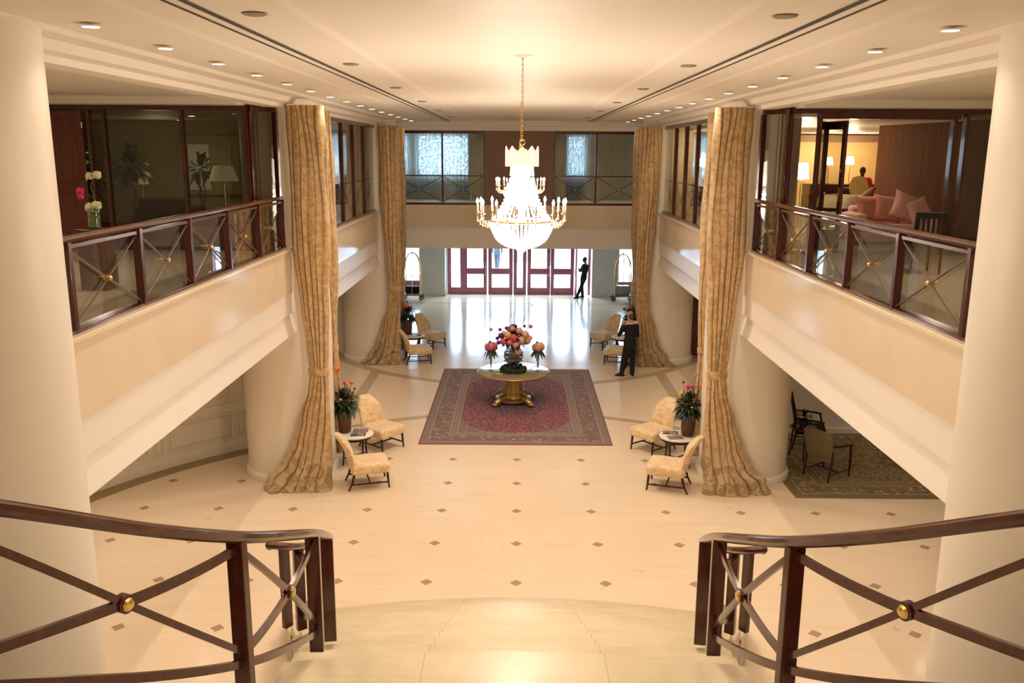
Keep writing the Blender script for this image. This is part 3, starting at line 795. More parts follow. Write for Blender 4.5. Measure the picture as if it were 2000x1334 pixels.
rng = random.Random(3)
def bushy(name, label, loc, r, h, n, mat_, pot=True, L=.35, w=.05):
    t = thing(name, label, 'plant', loc)
    if pot: MB().lathe([(.14, 0), (.18, .3), (.16, .3), (.13, .05)], n=20).build('pot', M['vase_brown'], t)
    mb = MB()
    for i in range(5): mb.tube([(0, 0, .2), (rng.uniform(-.1, .1), rng.uniform(-.1, .1), h * .6), (rng.uniform(-.2, .2), rng.uniform(-.2, .2), h)], .012, 6)
    mb.build('stem', M['twig'], t); mb = MB(); leaf_ball(mb, (0, 0, h), r, n, L, w, rng); mb.build('foliage', mat_, t, smooth=60)
    return t
bushy('potted_plant', 'leafy green potted plant before the pale mirror', (-6.95, 19.4, 4.405), .32, 1.25, 70, M['leaf_mid'], L=.26)
bushy('potted_plant', 'large dark shrub behind the orchid in the dark lounge', (-8.15, 16.3, 4.405), .42, 1.25, 140, M['leaf_dark'])
bushy('potted_plant', 'dark bushy plant between the two olive-shaded lamps', (-8.0, 18.3, 4.405), .38, 1.35, 110, M['leaf_dark'])

# dark sofa in the dark lounge
def sofa(name, label, loc, rz, w_, m, cush=None, cat='sofa', hb=.72):
    t = thing(name, label, cat, loc, rz)
    MB().box(-w_ / 2, w_ / 2, -.4, .4, .08, .40).build('seat', m, t, bevel=.05, seg=4)
    MB().box(-w_ / 2, w_ / 2, .26, .46, .30, hb).build('backrest', m, t, bevel=.07, seg=4)
    for s in (-1, 1): MB().box(s * w_ / 2 - .09, s * w_ / 2 + .09, -.4, .44, .10, .58).build('armrest', m, t, bevel=.05, seg=4)
    for a in (-1, 1):
        for b in (-1, 1): MB().lathe([(.018, 0), (.028, .12)], (a * (w_ / 2 - .08), b * .33, 0), 8).build('leg', M['dark_leg'], t)
    return t
sofa('armchair', 'dark low armchair facing out of the dark lounge', (-6.95, 17.6, 4.405), math.radians(180), .95, M['dark_red_fabric'], cat='armchair', hb=.76)
sofa('sofa', 'dusty pink sofa before the wood partition in the lit lounge', (7.0, 16.6, 4.405), math.radians(0), 1.35, M['rose_cushion'], hb=.70)
def cushion(name, label, loc, rot, m, sz=.24):
    n = 12; vs = []; fs = []
    for s in (1, -1):
        for j in range(n + 1):
            for i in range(n + 1):
                u, v = i / n * 2 - 1, j / n * 2 - 1; k_ = (1 - u ** 4) * (1 - v ** 4)
                pin = 1 - .12 * (1 - abs(u)) * abs(v) ** 2 - .0
                vs.append((u * sz * (1 - .10 * (1 - v * v)), v * sz * (1 - .10 * (1 - u * u)), s * (.012 + .085 * k_ ** .5)))
    r = n + 1
    for s in (0, 1):
        o = s * r * r
        for j in range(n):
            for i in range(n):
                q = (o + j * r + i, o + j * r + i + 1, o + (j + 1) * r + i + 1, o + (j + 1) * r + i); fs.append(q if s == 0 else q[::-1])
    for i in range(n):
        fs += [(i + 1, i, r * r + i, r * r + i + 1), (n * r + i, n * r + i + 1, r * r + n * r + i + 1, r * r + n * r + i),
               (i * r, (i + 1) * r, r * r + (i + 1) * r, r * r + i * r), ((i + 1) * r + n, i * r + n, r * r + i * r + n, r * r + (i + 1) * r + n)]
    o = MB().add(vs, fs).build(name, m, smooth=70); o.location = loc; o.rotation_euler = rot
    return tag(o, label, 'cushion', 'cushions on the pink sofa')
cushion('cushion', 'deep pink cushion at the arm end of the pink sofa', (6.58, 16.66, 5.07), (math.radians(75), 0, .15), M['pink_cushion'])
cushion('cushion', 'salmon cushion second along the pink sofa', (6.90, 16.60, 5.07), (math.radians(72), .1, -.1), M['pink_cushion'], .25)
cushion('cushion', 'pale pink cushion tilted on top of the pile on the sofa', (7.22, 16.50, 5.10), (math.radians(68), .35, -.1), M['rose_cushion'], .27)
cushion('cushion', 'pale pink cushion lying at the low end near the black chair', (7.42, 16.42, 5.04), (math.radians(60), -.3, .2), M['rose_cushion'], .24)
# black slatted chair
t = thing('slat_back_chair', 'black wooden chair with slatted back beside the pink sofa', 'chair', (5.74, 12.5, 4.405), math.radians(178))
for a in (-.2, .2):
    MB().tube([(a, .2, 0), (a, .2, .45), (a * 1.05, .27, .86)], [.018, .02, .018], 8).build('leg', M['shoe_black'], t)
    MB().tube([(a, -.2, 0), (a, -.2, .43)], [.016, .02], 8).build('leg', M['shoe_black'], t)
MB().box(-.23, .23, -.23, .23, .43, .47).build('seat', M['shoe_black'], t, bevel=.01)
mb = MB().box(-.21, .21, .25, .29, .78, .87).box(-.21, .21, .22, .25, .52, .56)
for i in range(6): mb.box(-.19 + i * .07, -.16 + i * .07, .235, .265, .55, .79)
mb.build('backrest', M['shoe_black'], t, bevel=.004)

# cloth table and tan chair of the lit lounge
t = thing('dining_table', 'round lounge table under a crumpled beige cloth', 'table', (7.55, 20.6, 4.405))
MB().lathe([(.3, 0), (.05, .04), (.05, .66), (.55, .68), (.55, .71)], n=32).build('table_top', mw, t)
MB().lathe([(.60, .45), (.57, .70), (.56, .72), (.02, .725)], n=48, mod=lambda a, j: 1 + (.05 * math.sin(9 * a) if j == 0 else 0)).build('tablecloth', M['lamp_table_cloth'], t)
t = thing('plate', 'pale plate on the beige lounge tablecloth', 'plate', (7.35, 20.35, 5.13)); MB().lathe([(.07, 0), (.13, .02), (.125, .022), (.06, .006)], n=24).build('dish', M['paper_white'], t)

# ------------------------------------------------------------------ slipper chairs
def slipper_chair(label, loc, rz, group):
    t = thing('slipper_chair', label, 'chair', loc, rz, group)
    # faces +x ; seat depth .66, width .62
    n = 10; mb = MB(); mb.box(-.34, .37, -.34, .34, .29, .49); mb.build('seat', M['chair_damask'], t, bevel=.07, seg=5)
    # backrest: curved slab leaning back with rounded top
    rows = 12; cols = 12; vs = []; fs = []
    for side in (0, 1):
        for j in range(rows + 1):
            v = j / rows; z = .33 + v * .70; w_ = .325 * (1 - .08 * v) * (1 - max(0, (v - .50) / .50) ** 2.4 * .62)
            lean = -.25 - .24 * v + .04 * math.sin(v * PI) - (.06 * max(0, v - .75) / .25)
            for i in range(cols + 1):
                u = i / cols * 2 - 1; th = .070 * math.sqrt(max(0, 1 - abs(u) ** 6)) * (1 if v < .9 else .8)
                vs.append((lean + (th if side == 0 else -th) - .035 * (1 - u * u) * 1.0, u * w_, z))
    r = cols + 1; O2 = (rows + 1) * r
    for j in range(rows):
        for i in range(cols):
            a = j * r + i; fs.append((a, a + 1, a + r + 1, a + r)); fs.append((O2 + a + 1, O2 + a, O2 + a + r, O2 + a + r + 1))
    for j in range(rows):
        a = j * r; fs.append((a, a + r, O2 + a + r, O2 + a)); a += cols; fs.append((a + r, a, O2 + a, O2 + a + r))
    for i in range(cols):
        a = rows * r + i; fs.append((a, a + 1, O2 + a + 1, O2 + a)); fs.append((i + 1, i, O2 + i, O2 + i + 1))
    MB().add(vs, fs).build('backrest', M['chair_damask'], t, smooth=70, subsurf=1)
    for s in (-1, 1):
        MB().tube([(.31, s * .28, .32), (.325, s * .285, .14), (.34, s * .29, 0)], [.026, .021, .015], 8).build('leg', M['dark_leg'], t)
        MB().tube([(-.28, s * .27, .33), (-.33, s * .28, .14), (-.40, s * .285, 0)], [.026, .021, .015], 8).build('leg', M['dark_leg'], t)
    mb = MB()
    for s in (-1, 1): mb.box(-.35, .33, s * .285 - .011, s * .285 + .011, .10, .125)
    mb.box(-.02, .005, -.285, .285, .10, .125); mb.build('stretcher', M['dark_leg'], t)
    return t
G = 'cream damask slipper chairs around the drinks tables'
R = math.radians
proto = slipper_chair('cream damask slipper chair nearest the stairs, orchid side, before the puddled curtain', (-2.76, 15.36, 0), R(17), G)
def chair(label, loc, rz): return copy_tree(proto, loc=loc, rz=R(rz), label=label)
chair('cream slipper chair angled behind the first drinks table on the orchid side', (-2.83, 17.45, 0), -40)
chair('cream slipper chair nearest the stairs on the side of the pink sofa', (2.80, 15.34, 0), 163)
chair('cream slipper chair angled behind the first drinks table, olive armchair side', (2.83, 17.42, 0), 220)
chair('cream slipper chair in profile by the far curtain on the orchid side', (-2.92, 25.0, 0), 14)
chair('cream slipper chair behind the far drinks table on the orchid side', (-2.75, 27.1, 0), -36)
chair('cream slipper chair half hidden by the man in the black suit', (2.92, 25.05, 0), 166)
chair('cream slipper chair behind the far drinks table near the standing couple', (2.75, 27.2, 0), 216)
c = chair('tan upholstered lounge chair between the door leaf and the wood partition', (6.55, 17.9, 4.405), 150); c['group'] = 'lounge chairs upstairs'
for o in [q for q in COL.objects if q.parent == c and q.name.split('.')[0] in ('seat', 'backrest')]:
    o.data = o.data.copy(); o.data.materials[0] = M['tan_fabric']

# drinks tables with magazines and tall vases
def drinks_table(label, loc):
    t = thing('drinks_table', label, 'table', loc, 0, 'round drinks tables between the slipper chairs')
    MB().lathe([(.33, .575), (.365, .58), (.37, .592), (.37, .604), (.36, .61)], n=48).build('table_top', M['paper_white'], t)
    MB().lathe([(.31, .52), (.33, .52), (.33, .577), (.31, .577)], n=40).build('apron', M['dark_leg'], t)
    for i in range(4):
        a = PI / 4 + i * PI / 2; c, s = math.cos(a), math.sin(a)
        MB().tube([(c * .29, s * .29, .56), (c * .26, s * .26, .28), (c * .29, s * .29, 0)], [.024, .019, .016], 8).build('leg', M['dark_leg'], t)
    MB().tube([(-.185, -.185, .15), (.185, .185, .15)], .013, 6).tube([(-.185, .185, .15), (.185, -.185, .15)], .013, 6).build('stretcher', M['dark_leg'], t)
    return t
dt = drinks_table('round cream-topped drinks table nearest the stairs, orchid side', (-3.22, 16.50, 0))
T = [(-3.22, 16.50), (3.18, 16.50), (-3.20, 26.0), (3.20, 26.0)]
copy_tree(dt, loc=(3.18, 16.50, 0), label='round cream-topped drinks table nearest the stairs, pink sofa side')
copy_tree(dt, loc=(-3.20, 26.0, 0), label='round drinks table by the far curtain on the orchid side')
copy_tree(dt, loc=(3.20, 26.0, 0), label='round drinks table behind the man in the black suit')
def magazine(label, x, y, rz, m, z=.612):
    o = MB().box(-.15, .15, -.11, .11, 0, .008).build('magazine', m, bevel=.002); o.location = (x, y, z); o.rotation_euler = (0, 0, rz)
    MB().box(-.148, .148, -.108, .108, -.0005, .004).build('pages', M['paper_white'], o)
    return tag(o, label, 'magazine', 'magazines on the drinks tables')
magazine('mauve magazine at the back of the orchid-side drinks table', -3.12, 16.66, .05, M['magazine_mauve'])
magazine('dark picture magazine at the front of the orchid-side drinks table', -3.13, 16.40, .08, M['magazine_dark'])
magazine('dark blue-black magazine at the back of the pink-sofa-side drinks table', 3.05, 16.66, -.15, M['magazine_dark'])
magazine('mauve magazine at the front of the pink-sofa-side drinks table', 3.10, 16.36, .15, M['magazine_mauve'])
magazine('folded pale magazine on the far orchid-side drinks table', -3.08, 25.95, .1, M['magazine_mauve'])

def bouquet(label, loc, seed, vh=.42, m=M['vase_brown'], flowers=(), scale=1., n=260):
    r = random.Random(seed); t = thing('flower_vase', label, 'flower arrangement', loc, 0, 'tall brown vases of flowers on the drinks tables')
    MB().lathe([(.105, 0), (.12, .02), (.135, vh * .5), (.14, vh), (.12, vh), (.11, .03)], n=24).build('vase', m, t)
    mb = MB(); leaf_ball(mb, (0, 0, vh + .20), .30, int(n * 1.7), .13, .022, r, 1., .5)
    for i in range(50):
        a = r.uniform(0, 2 * PI); leaf_blade(mb, (math.cos(a) * .1, math.sin(a) * .1, vh + .12), (math.cos(a), math.sin(a), .1), r.uniform(.16, .26), .016, 1.0)
    mb.build('foliage', M['leaf_dark'], t, smooth=60)
    mb = MB(); leaf_ball(mb, (0, -.04, vh + .20), .34, 120, .11, .018, r, 1., .4); mb.build('foliage', M['leaf_mid'], t, smooth=60)
    mb = MB(); leaf_ball(mb, (.02, -.12, vh + .16), .12, 7, .10, .03, r, .9, .4); mb.build('foliage', M['leaf_lime'], t, smooth=60)
    mb = MB()
    for (x, y, z, rr, mn) in flowers:
        mb.tube([(x * .2, y * .2, vh), (x * .6, y * .6, vh + z * .5), (x, y, vh + z)], .005, 5)
        blossom(rr, M[mn], 'blossom', t, (x, y, vh + z), 6, 2)
    for i in range(14):
        a = r.uniform(0, 2 * PI); rr = r.uniform(.06, .22); zz = r.uniform(.38, .62)
        mb.tube([(0, 0, vh + .1), (math.cos(a) * rr, math.sin(a) * rr, vh + zz)], .004, 5)
        for q in range(4): mb.ball((math.cos(a) * rr * (1 - q * .07), math.sin(a) * rr * (1 - q * .07), vh + zz - q * .035), .011, 6, 4)
    mb.build('stems', M['twig'], t)
    return t
FL = [(-.10, -.05, .88, .075, 'petal_orange'), (.08, -.05, .56, .045, 'petal_pink'), (.16, 0, .60, .05, 'petal_orange'), (.02, .02, .58, .04, 'petal_coral'), (.24, -.1, .50, .028, 'petal_violet'), (-.02, -.2, .3, .03, 'petal_yellow')]
FR = [(-.16, 0, .44, .05, 'petal_yellow'), (-.04, -.05, .58, .055, 'petal_hot'), (.22, -.05, .62, .06, 'petal_orange'), (-.12, .03, .66, .03, 'petal_violet'), (.12, .05, .80, .04, 'petal_orange'), (.06, 0, .60, .04, 'petal_pink'), (.02, -.22, .22, .028, 'petal_yellow')]
bouquet('tall brown vase of dark greenery and orange blooms, first table, orchid side', (-3.42, 16.56, .612), 5, flowers=FL)
bouquet('tall brown vase of feathery greenery and pink and yellow blooms, first table, sofa side', (3.36, 16.50, .612), 9, flowers=FR)
bouquet('brown vase of dark palm leaves with one orange bloom by the far curtain', (-3.36, 26.1, .612), 12, flowers=[(.0, -.1, .48, .075, 'petal_orange'), (-.12, 0, .42, .05, 'petal_orange')], n=180)
bouquet('vase of dark leaves and red blooms behind the standing couple', (3.42, 26.15, .612), 15, flowers=[(.0, -.1, .46, .06, 'petal_coral'), (.16, -.1, .42, .06, 'petal_orange'), (-.2, 0, .40, .05, 'petal_violet')], n=200)

# ------------------------------------------------------------------ tall curtains
def curtain(label, keys, tie, seed, folds=7, depth=.10, puddle=None, flipx=1, name='tall_curtain'):
    """keys: (z, xa, xb, yc) left and right edge, centre depth"""
    keys = sorted(keys); rr = random.Random(seed); ztop = keys[-1][0]
    cx0 = (keys[-1][1] + keys[-1][2]) / 2; cy0 = keys[-1][3]
    t = thing(name, label, 'curtain', (cx0, cy0, 0), 0, 'tall gold damask curtains tied at the columns')
    ph = [rr.uniform(0, 6.28) for _ in range(6)]
    zs = [ztop]; z = ztop
    while z > .5: z -= .12; zs.append(z)
    def layer(zs, name_, m_, pud):
        n = 130; vs = []; fs = []
        for z in zs:
            xa, xb, yc = itp(keys, z); wdt = abs(xb - xa)
            for i in range(n):
                u = i / n
                if u < .62: w = u / .62; front = True
                else: w = 1 - (u - .62) / .38; front = False
                q = w * 2 - 1
                bulge = (depth + .05 * wdt) * math.sqrt(max(0, 1 - q * q)) ** 1.0
                A = (.034 if z > 2.3 else .042) * min(1, wdt / .5)
                wv = w + .03 * math.sin(2.3 * z + ph[0] + w * 6)
                sn = math.sin(folds * PI * wv + ph[1] + .3 * math.sin(z * .8 + ph[2])); f = 1 - math.exp(-(sn / .30) ** 2) * (.75 + .25 * math.sin(z * 1.3 + 7 * w))
                f2 = .5 + .5 * math.sin(folds * 3.7 * wv + ph[3] + z * .5)
                y = yc - (bulge + A * (f - .55) * 2 * (1 if front else 0) * (1 - q ** 6) + .022 * f2 * (1 if front else 0)) if front else yc + bulge * .55 + .02 * f
                x = lerp(xa, xb, w) + .012 * math.sin(z * 3 + ph[4] + 9 * w)
                if pud:
                    k_ = max(0, (.75 - z) / .75)
                    nn = noise.noise(Vector((x * 3.1, y * 3.1, z * 3 + seed)))
                    x += nn * .10 * k_; y += noise.noise(Vector((x * 3.5 + 9, z * 3.2, seed * 1.7))) * .12 * k_
                vs.append((x - cx0, y - cy0, max(z, 0.004)))
        k_ = len(zs)
        for j in range(k_ - 1):
            for i in range(n): fs.append((j * n + i, (j + 1) * n + i, (j + 1) * n + (i + 1) % n, j * n + (i + 1) % n))
        fs += [tuple(range(n)), tuple((k_ - 1) * n + i for i in range(n - 1, -1, -1))]
        return MB().add(vs, fs).build(name_, m_, t, smooth=75)
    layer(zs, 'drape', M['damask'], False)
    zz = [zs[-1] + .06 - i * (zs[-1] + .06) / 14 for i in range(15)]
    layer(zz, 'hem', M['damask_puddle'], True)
    if tie:
        xa, xb, yc = itp(keys, tie); w_ = abs(xb - xa)
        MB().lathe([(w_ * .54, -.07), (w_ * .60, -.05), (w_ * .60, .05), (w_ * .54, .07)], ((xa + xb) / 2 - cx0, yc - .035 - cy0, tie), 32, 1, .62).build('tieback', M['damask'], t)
    return t
for s in (-1, 1):
    sd = 'orchid side' if s < 0 else 'pink sofa side'
    K = [(6.82, 3.98, 3.34, 15.36), (6.0, 3.96, 3.28, 15.34), (4.4, 3.96, 3.30, 15.32), (3.4, 3.88, 3.34, 15.30), (2.6, 3.78, 3.40, 15.28), (2.18, 3.74, 3.42, 15.28), (1.9, 3.79, 3.41, 15.28), (1.3, 3.98, 3.38, 15.24), (.85, 4.12, 3.38, 15.18), (.5, 4.30, 3.36, 15.12), (.2, 4.55, 3.38, 15.08), (0, 4.72, 3.36, 15.05)]
    curtain('tall gold damask curtain on the front of the near column, ' + sd, [(z, a * s, b * s, y) for z, a, b, y in K], 2.18, 3 if s < 0 else 8, 6)
    K = [(6.82, 4.0, 3.60, 17.2), (4.4, 4.0, 3.56, 17.2), (2.2, 3.84, 3.62, 17.15), (1.2, 3.90, 3.60, 17.15), (.4, 3.95, 3.55, 17.15), (0, 4.0, 3.5, 17.15)]
    curtain('narrow gold curtain on the rear of the near column, ' + sd, [(z, a * s, b * s, y) for z, a, b, y in K], 2.2, 5 + s, 3, .07)
    K = [(6.76, 3.92, 3.36, 24.95), (5.2, 3.92, 3.34, 24.95), (4.0, 3.86, 3.36, 24.95), (3.0, 3.80, 3.36, 24.95), (2.2, 3.72, 3.42, 24.95), (1.7, 3.78, 3.40, 24.95), (1.1, 3.98, 3.42, 24.9), (.6, 4.14, 3.40, 24.85), (.25, 4.38, 3.40, 24.8), (0, 4.62, 3.40, 24.78)]
    curtain('tall gold damask curtain on the front of the far column, ' + sd, [(z, a * s, b * s, y) for z, a, b, y in K], 2.2, 11 if s < 0 else 14, 5)
    K = [(6.76, 3.66, 3.42, 26.75), (4.0, 3.66, 3.42, 26.75), (2.2, 3.68, 3.5, 26.7), (.4, 3.75, 3.46, 26.7), (0, 3.8, 3.45, 26.7)]
    curtain('narrow gold curtain on the rear of the far column, ' + sd, [(z, a * s, b * s, y) for z, a, b, y in K], 2.2, 17 + s, 2, .06)

# ------------------------------------------------------------------ rug, centre table, flowers
o = MB().box(-2.06, 2.06, -3.31, 3.31, 0, .012).build('persian_rug', M['persian'], loc=(-.035, 20.93, 0), bevel=.004)
tag(o, 'large red and taupe patterned oriental rug under the gilt centre table', 'rug')
o = MB().box(-3.6, 3.6, -1.9, 1.9, 0, .012).build('salon_rug', M['olive_rug'], loc=(8.62, 16.72, 0), bevel=.004)
tag(o, 'olive patterned oriental rug under the olive armchair below the gallery', 'rug')

TC = (-.105, 20.86, .012)
t = thing('centre_table', 'large round gilt pedestal table on the red rug', 'table', TC)
MB().lathe([(.0, .745), (.80, .745), (.86, .75), (.885, .765), (.885, .79), (.87, .80), (0.001, .80)], n=80).build('table_top', M['gilt_top'], t)
MB().torus((0, 0, .775), .885, .014, 80, 8).build('rim', M['brass'], t)
MB().lathe([(.38, .0), (.39, .06), (.34, .10), (.33, .14), (.27, .20), (.225, .30), (.195, .42), (.185, .54), (.19, .60), (.23, .66), (.28, .685)], (0, 0, .06), 48, mod=lambda a, j: 1 + .04 * math.cos(8 * a)).build('pedestal', M['gilt'], t)
MB().lathe([(.42, .06), (.44, .08), (.44, .13), (.38, .16)], n=48).build('plinth', M['gilt'], t)
for i in range(4):
    a = PI / 4 + i * PI / 2 ; c, s_ = math.cos(a), math.sin(a)
    mb = MB().tube([(c * .26, s_ * .26, .20), (c * .36, s_ * .36, .17), (c * .47, s_ * .47, .13), (c * .58, s_ * .58, .075), (c * .64, s_ * .64, .055)], [.08, .10, .09, .075, .05], 12)
    mb.ball((c * .62, s_ * .62, .055), (.09, .09, .055), 14, 8).ball((c * .5, s_ * .5, .17), .055, 12, 8)
    mb.build('foot', M['gilt'], t, smooth=70)

# big arrangement
TZ = TC[2] + .80
t = thing('flower_arrangement', 'large mixed pink rose arrangement on a mossy base at the centre of the gilt table', 'flower arrangement', (TC[0], TC[1] - .05, TZ))
rg = random.Random(21)
mb = MB()
for i in range(130):
    a = rg.uniform(0, 2 * PI); r = .33 * math.sqrt(rg.random()); h = .15 * (1 - (r / .36) ** 2) + .03
    mb.ball((math.cos(a) * r, math.sin(a) * r, rg.uniform(.02, h)), rg.uniform(.03, .055), 7, 5)
mb.build('moss_base', M['moss'], t, smooth=80)
MB().lathe([(.10, .12), (.18, .22), (.24, .36), (.23, .50), (.16, .60), (.145, .60), (.21, .49), (.22, .36), (.16, .24), (.09, .14)], n=32).build('glass_bowl', M['vase_glass'], t)
mb = MB()
for i in range(26):
    a = rg.uniform(0, 2 * PI); r = rg.uniform(.05, .2)
    mb.tube([(math.cos(a) * .08, math.sin(a) * .08, .12), (math.cos(a + .6) * r, math.sin(a + .6) * r, .28), (math.cos(a + .3) * .1, math.sin(a + .3) * .1, .46)], .006, 5)
for z_ in (.26, .36, .46, .40):
    mb.torus((0, 0, z_), .225, .014, 28, 6, Matrix.Rotation(rg.uniform(-.3, .3), 3, 'X'))
mb.build('stems', M['twig'], t)
mb = MB(); leaf_ball(mb, (0, 0, .84), .36, 260, .17, .038, rg, .85, .35); leaf_ball(mb, (0, 0, .36), .16, 60, .13, .03, rg, .8, .6)
mb.build('foliage', M['leaf_dark'], t, smooth=60)
protos = {}
for (x, y, z, r, mn) in [(0, -.27, .78, .095, 'petal_coral'), (.16, -.24, .70, .11, 'petal_rose'), (-.13, -.26, .84, .10, 'petal_rose'), (-.22, -.2, .66, .09, 'petal_coral'), (.24, -.14, .82, .10, 'petal_rose'),
                         (.30, -.05, .66, .10, 'petal_rose'), (.05, -.30, .62, .085, 'petal_rose'), (-.08, -.27, .66, .08, 'petal_pink'), (.12, -.14, .92, .09, 'petal_rose'), (-.03, -.15, .97, .085, 'petal_pink'),
                         (-.29, -.12, .80, .065, 'petal_magenta'), (-.33, -.1, .62, .06, 'petal_violet'), (.03, -.33, .70, .045, 'petal_magenta'), (.10, -.22, .42, .09, 'petal_rose'), (-.26, .1, .74, .09, 'petal_pink'),
                         (.26, .12, .76, .10, 'petal_rose'), (0, .25, .8, .1, 'petal_pink'), (-.36, .0, .70, .05, 'petal_violet'), (.36, -.02, .72, .07, 'petal_rose'),
                         (-.30, -.05, 1.05, .05, 'petal_magenta'), (-.16, 0, 1.08, .045, 'petal_magenta'), (.24, 0, 1.13, .04, 'petal_magenta'), (.38, 0, 1.12, .055, 'petal_pink'), (-.50, 0, .92, .045, 'petal_pink')]:
    r *= 1.08; x *= 1.10; y = y * 1.1; z += .12 if z < 1 else 0
    if (mn) not in protos: protos[mn] = (blossom(1.0, M[mn], 'rose', t, (x, y, z)), r); protos[mn][0].scale = (r, r, r)
    else: again(protos[mn][0], t, (x, y, z), r)
mb = MB()
for (x, z) in [(-.02, 1.75), (-.12, 1.35), (.10, 1.30), (.30, 1.50), (-.30, 1.02), (.36, 1.10), (-.5, .9), (.42, 1.7), (-.06, 1.5)]:
    mb.tube([(x * .1, 0, .5), (x * .4 + .02, .0, lerp(.5, z, .5)), (x, 0, z)], [.008, .006, .003], 5)
mb.build('branches', M['twig'], t)
mb = MB()
for (x, z) in [(-.55, 1.12), (-.62, 1.02), (.62, .98), (.45, 1.68), (-.42, .80), (-.28, 1.18)]: leaf_blade(mb, (x, 0, z), (rg.uniform(-1, 1), 0, -.8), .08, .015, .1)
mb.build('hanging_leaves', M['leaf_dark'], t)
def flute(label, x, y, seed):
    r = random.Random(seed)
    t = thing('bud_vase', label, 'flower arrangement', (x, y, TZ), 0, 'flared glass bud vases on the gilt table'); t.scale = (1.15, 1.15, 1.4)
    MB().lathe([(.06, 0), (.062, .01), (.02, .03), (.018, .10), (.028, .28), (.055, .36), (.048, .36), (.02, .26), (.01, .10)], n=20).build('vase', M['vase_glass'], t)
    mb = MB()
    for i in range(7): a = i * .9; mb.tube([(math.cos(a) * .008, math.sin(a) * .008, .06), (math.cos(a) * .03, math.sin(a) * .03, .36)], .004, 5)
    mb.build('stems', M['leaf_dark'], t)
    mb = MB()
    for i in range(26):
        a = r.uniform(0, 2 * PI); leaf_blade(mb, (0, 0, .37), (math.cos(a), math.sin(a), .2), r.uniform(.13, .20), .03, 1.0)
    mb.build('foliage', M['leaf_dark'], t)
    b0 = blossom(.095, M['petal_rose' if seed == 2 else 'petal_pink'], 'rose', t, (0, -.05, .44)); again(b0, t, (.06, .02, .43)); again(b0, t, (-.06, .02, .42), .9)
    blossom(.04, M['petal_violet'], 'bloom', t, (-.02, 0, .50), 6, 2)
flute('slim flared glass vase of pink roses beside the big arrangement, orchid side', TC[0] - .55, TC[1] - .02, 1)
flute('slim flared glass vase of peach roses beside the big arrangement, sofa side', TC[0] + .60, TC[1] - .02, 2)
tag(MB().box(-.07, .07, -.035, .035, 0, .02).build('gilt_card', M['brass'], loc=(TC[0] - .33, TC[1] - .40, TZ), bevel=.004), 'small gilt card lying against the mossy flower base', 'card')

# ------------------------------------------------------------------ armchairs below the gallery
def armchair(label, loc, rz, fab, hb=.95, group=None, roundtop=False):
    t = thing('open_armchair', label, 'armchair', loc, rz, group)   # faces +x
    MB().box(-.28, .30, -.29, .29, .34, .46).build('seat', fab, t, bevel=.03, seg=3)
    vs = []; n = 14; mb = MB(); poly = []
    for i in range(n + 1):
        u = i / n * 2 - 1; poly.append((u * .31, hb - (.16 * abs(u) ** 2.6 if roundtop else .035 * u * u)))
    outline = [(-.29, .42)] + poly + [(.29, .42)]
    def X(z): return -.27 - (z - .42) * .22
    m_ = len(outline); vs = [(X(z) + .035, y, z) for y, z in outline] + [(X(z) - .035, y, z) for y, z in outline]
    mb.add(vs, [tuple(range(m_ - 1, -1, -1)), tuple(range(m_, 2 * m_))] + [(i, (i + 1) % m_, (i + 1) % m_ + m_, i + m_) for i in range(m_)])
    mb.build('backrest', fab, t, bevel=.02, seg=3)
    for s in (-1, 1):
        MB().tube([(-.36, s * .27, 0), (-.30, s * .28, .36), (X(.6) - .01, s * .30, .62)], [.016, .024, .018], 8).build('leg', M['dark_leg'], t)
        MB().tube([(.29, s * .28, 0), (.28, s * .29, .38), (.20, s * .33, .655)], [.016, .024, .018], 8).build('leg', M['dark_leg'], t)
        MB().tube([(X(.68), s * .30, .70), (-.1, s * .335, .685), (.12, s * .345, .665), (.24, s * .34, .64)], [.018, .02, .024, .022], 8).build('armrest', M['dark_leg'], t)
    MB().box(-.31, .28, -.27, -.25, .12, .14).box(-.31, .28, .25, .27, .12, .14).box(-.02, 0, -.26, .26, .12, .14).build('stretcher', M['dark_leg'], t)
    return t
armchair('olive upholstered open armchair seen from behind on the olive rug', (5.98, 15.98, .012), R(36), M['olive_fabric'], .98)
armchair('dark high-backed open armchair behind the small flower table', (6.16, 17.62, .012), R(-14), M['dark_red_fabric'], 1.18, roundtop=True)
t = thing('flower_table', 'small dark wood table with flowers under the gallery', 'table', (5.78, 16.95, .012))
MB().lathe([(.24, .62), (.27, .63), (.27, .655), (.25, .66)], n=32).build('table_top', mw, t)
for i in range(3):
    a = i * 2 * PI / 3 + .4; MB().tube([(math.cos(a) * .2, math.sin(a) * .2, .62), (math.cos(a) * .24, math.sin(a) * .24, 0)], [.02, .015], 8).build('leg', mw, t)
t = thing('flower_bowl', 'low dark bowl of pale pink flowers on the small dark table', 'flower arrangement', (5.78, 16.95, .674))
MB().lathe([(.06, 0), (.11, .08), (.10, .12), (.09, .12), (.05, .01)], n=24).build('bowl', M['vase_brown'], t)
mb = MB(); leaf_ball(mb, (0, 0, .18), .14, 70, .14, .03, rg); mb.build('foliage', M['leaf_dark'], t)
for x, y, z, mn in [(-.1, -.1, .30, 'petal_rose'), (.05, -.1, .28, 'petal_white'), (.15, -.05, .22, 'petal_white'), (0, .02, .33, 'petal_pink')]: blossom(.05, M[mn], 'blossom', t, (x, y, z), 6, 2)

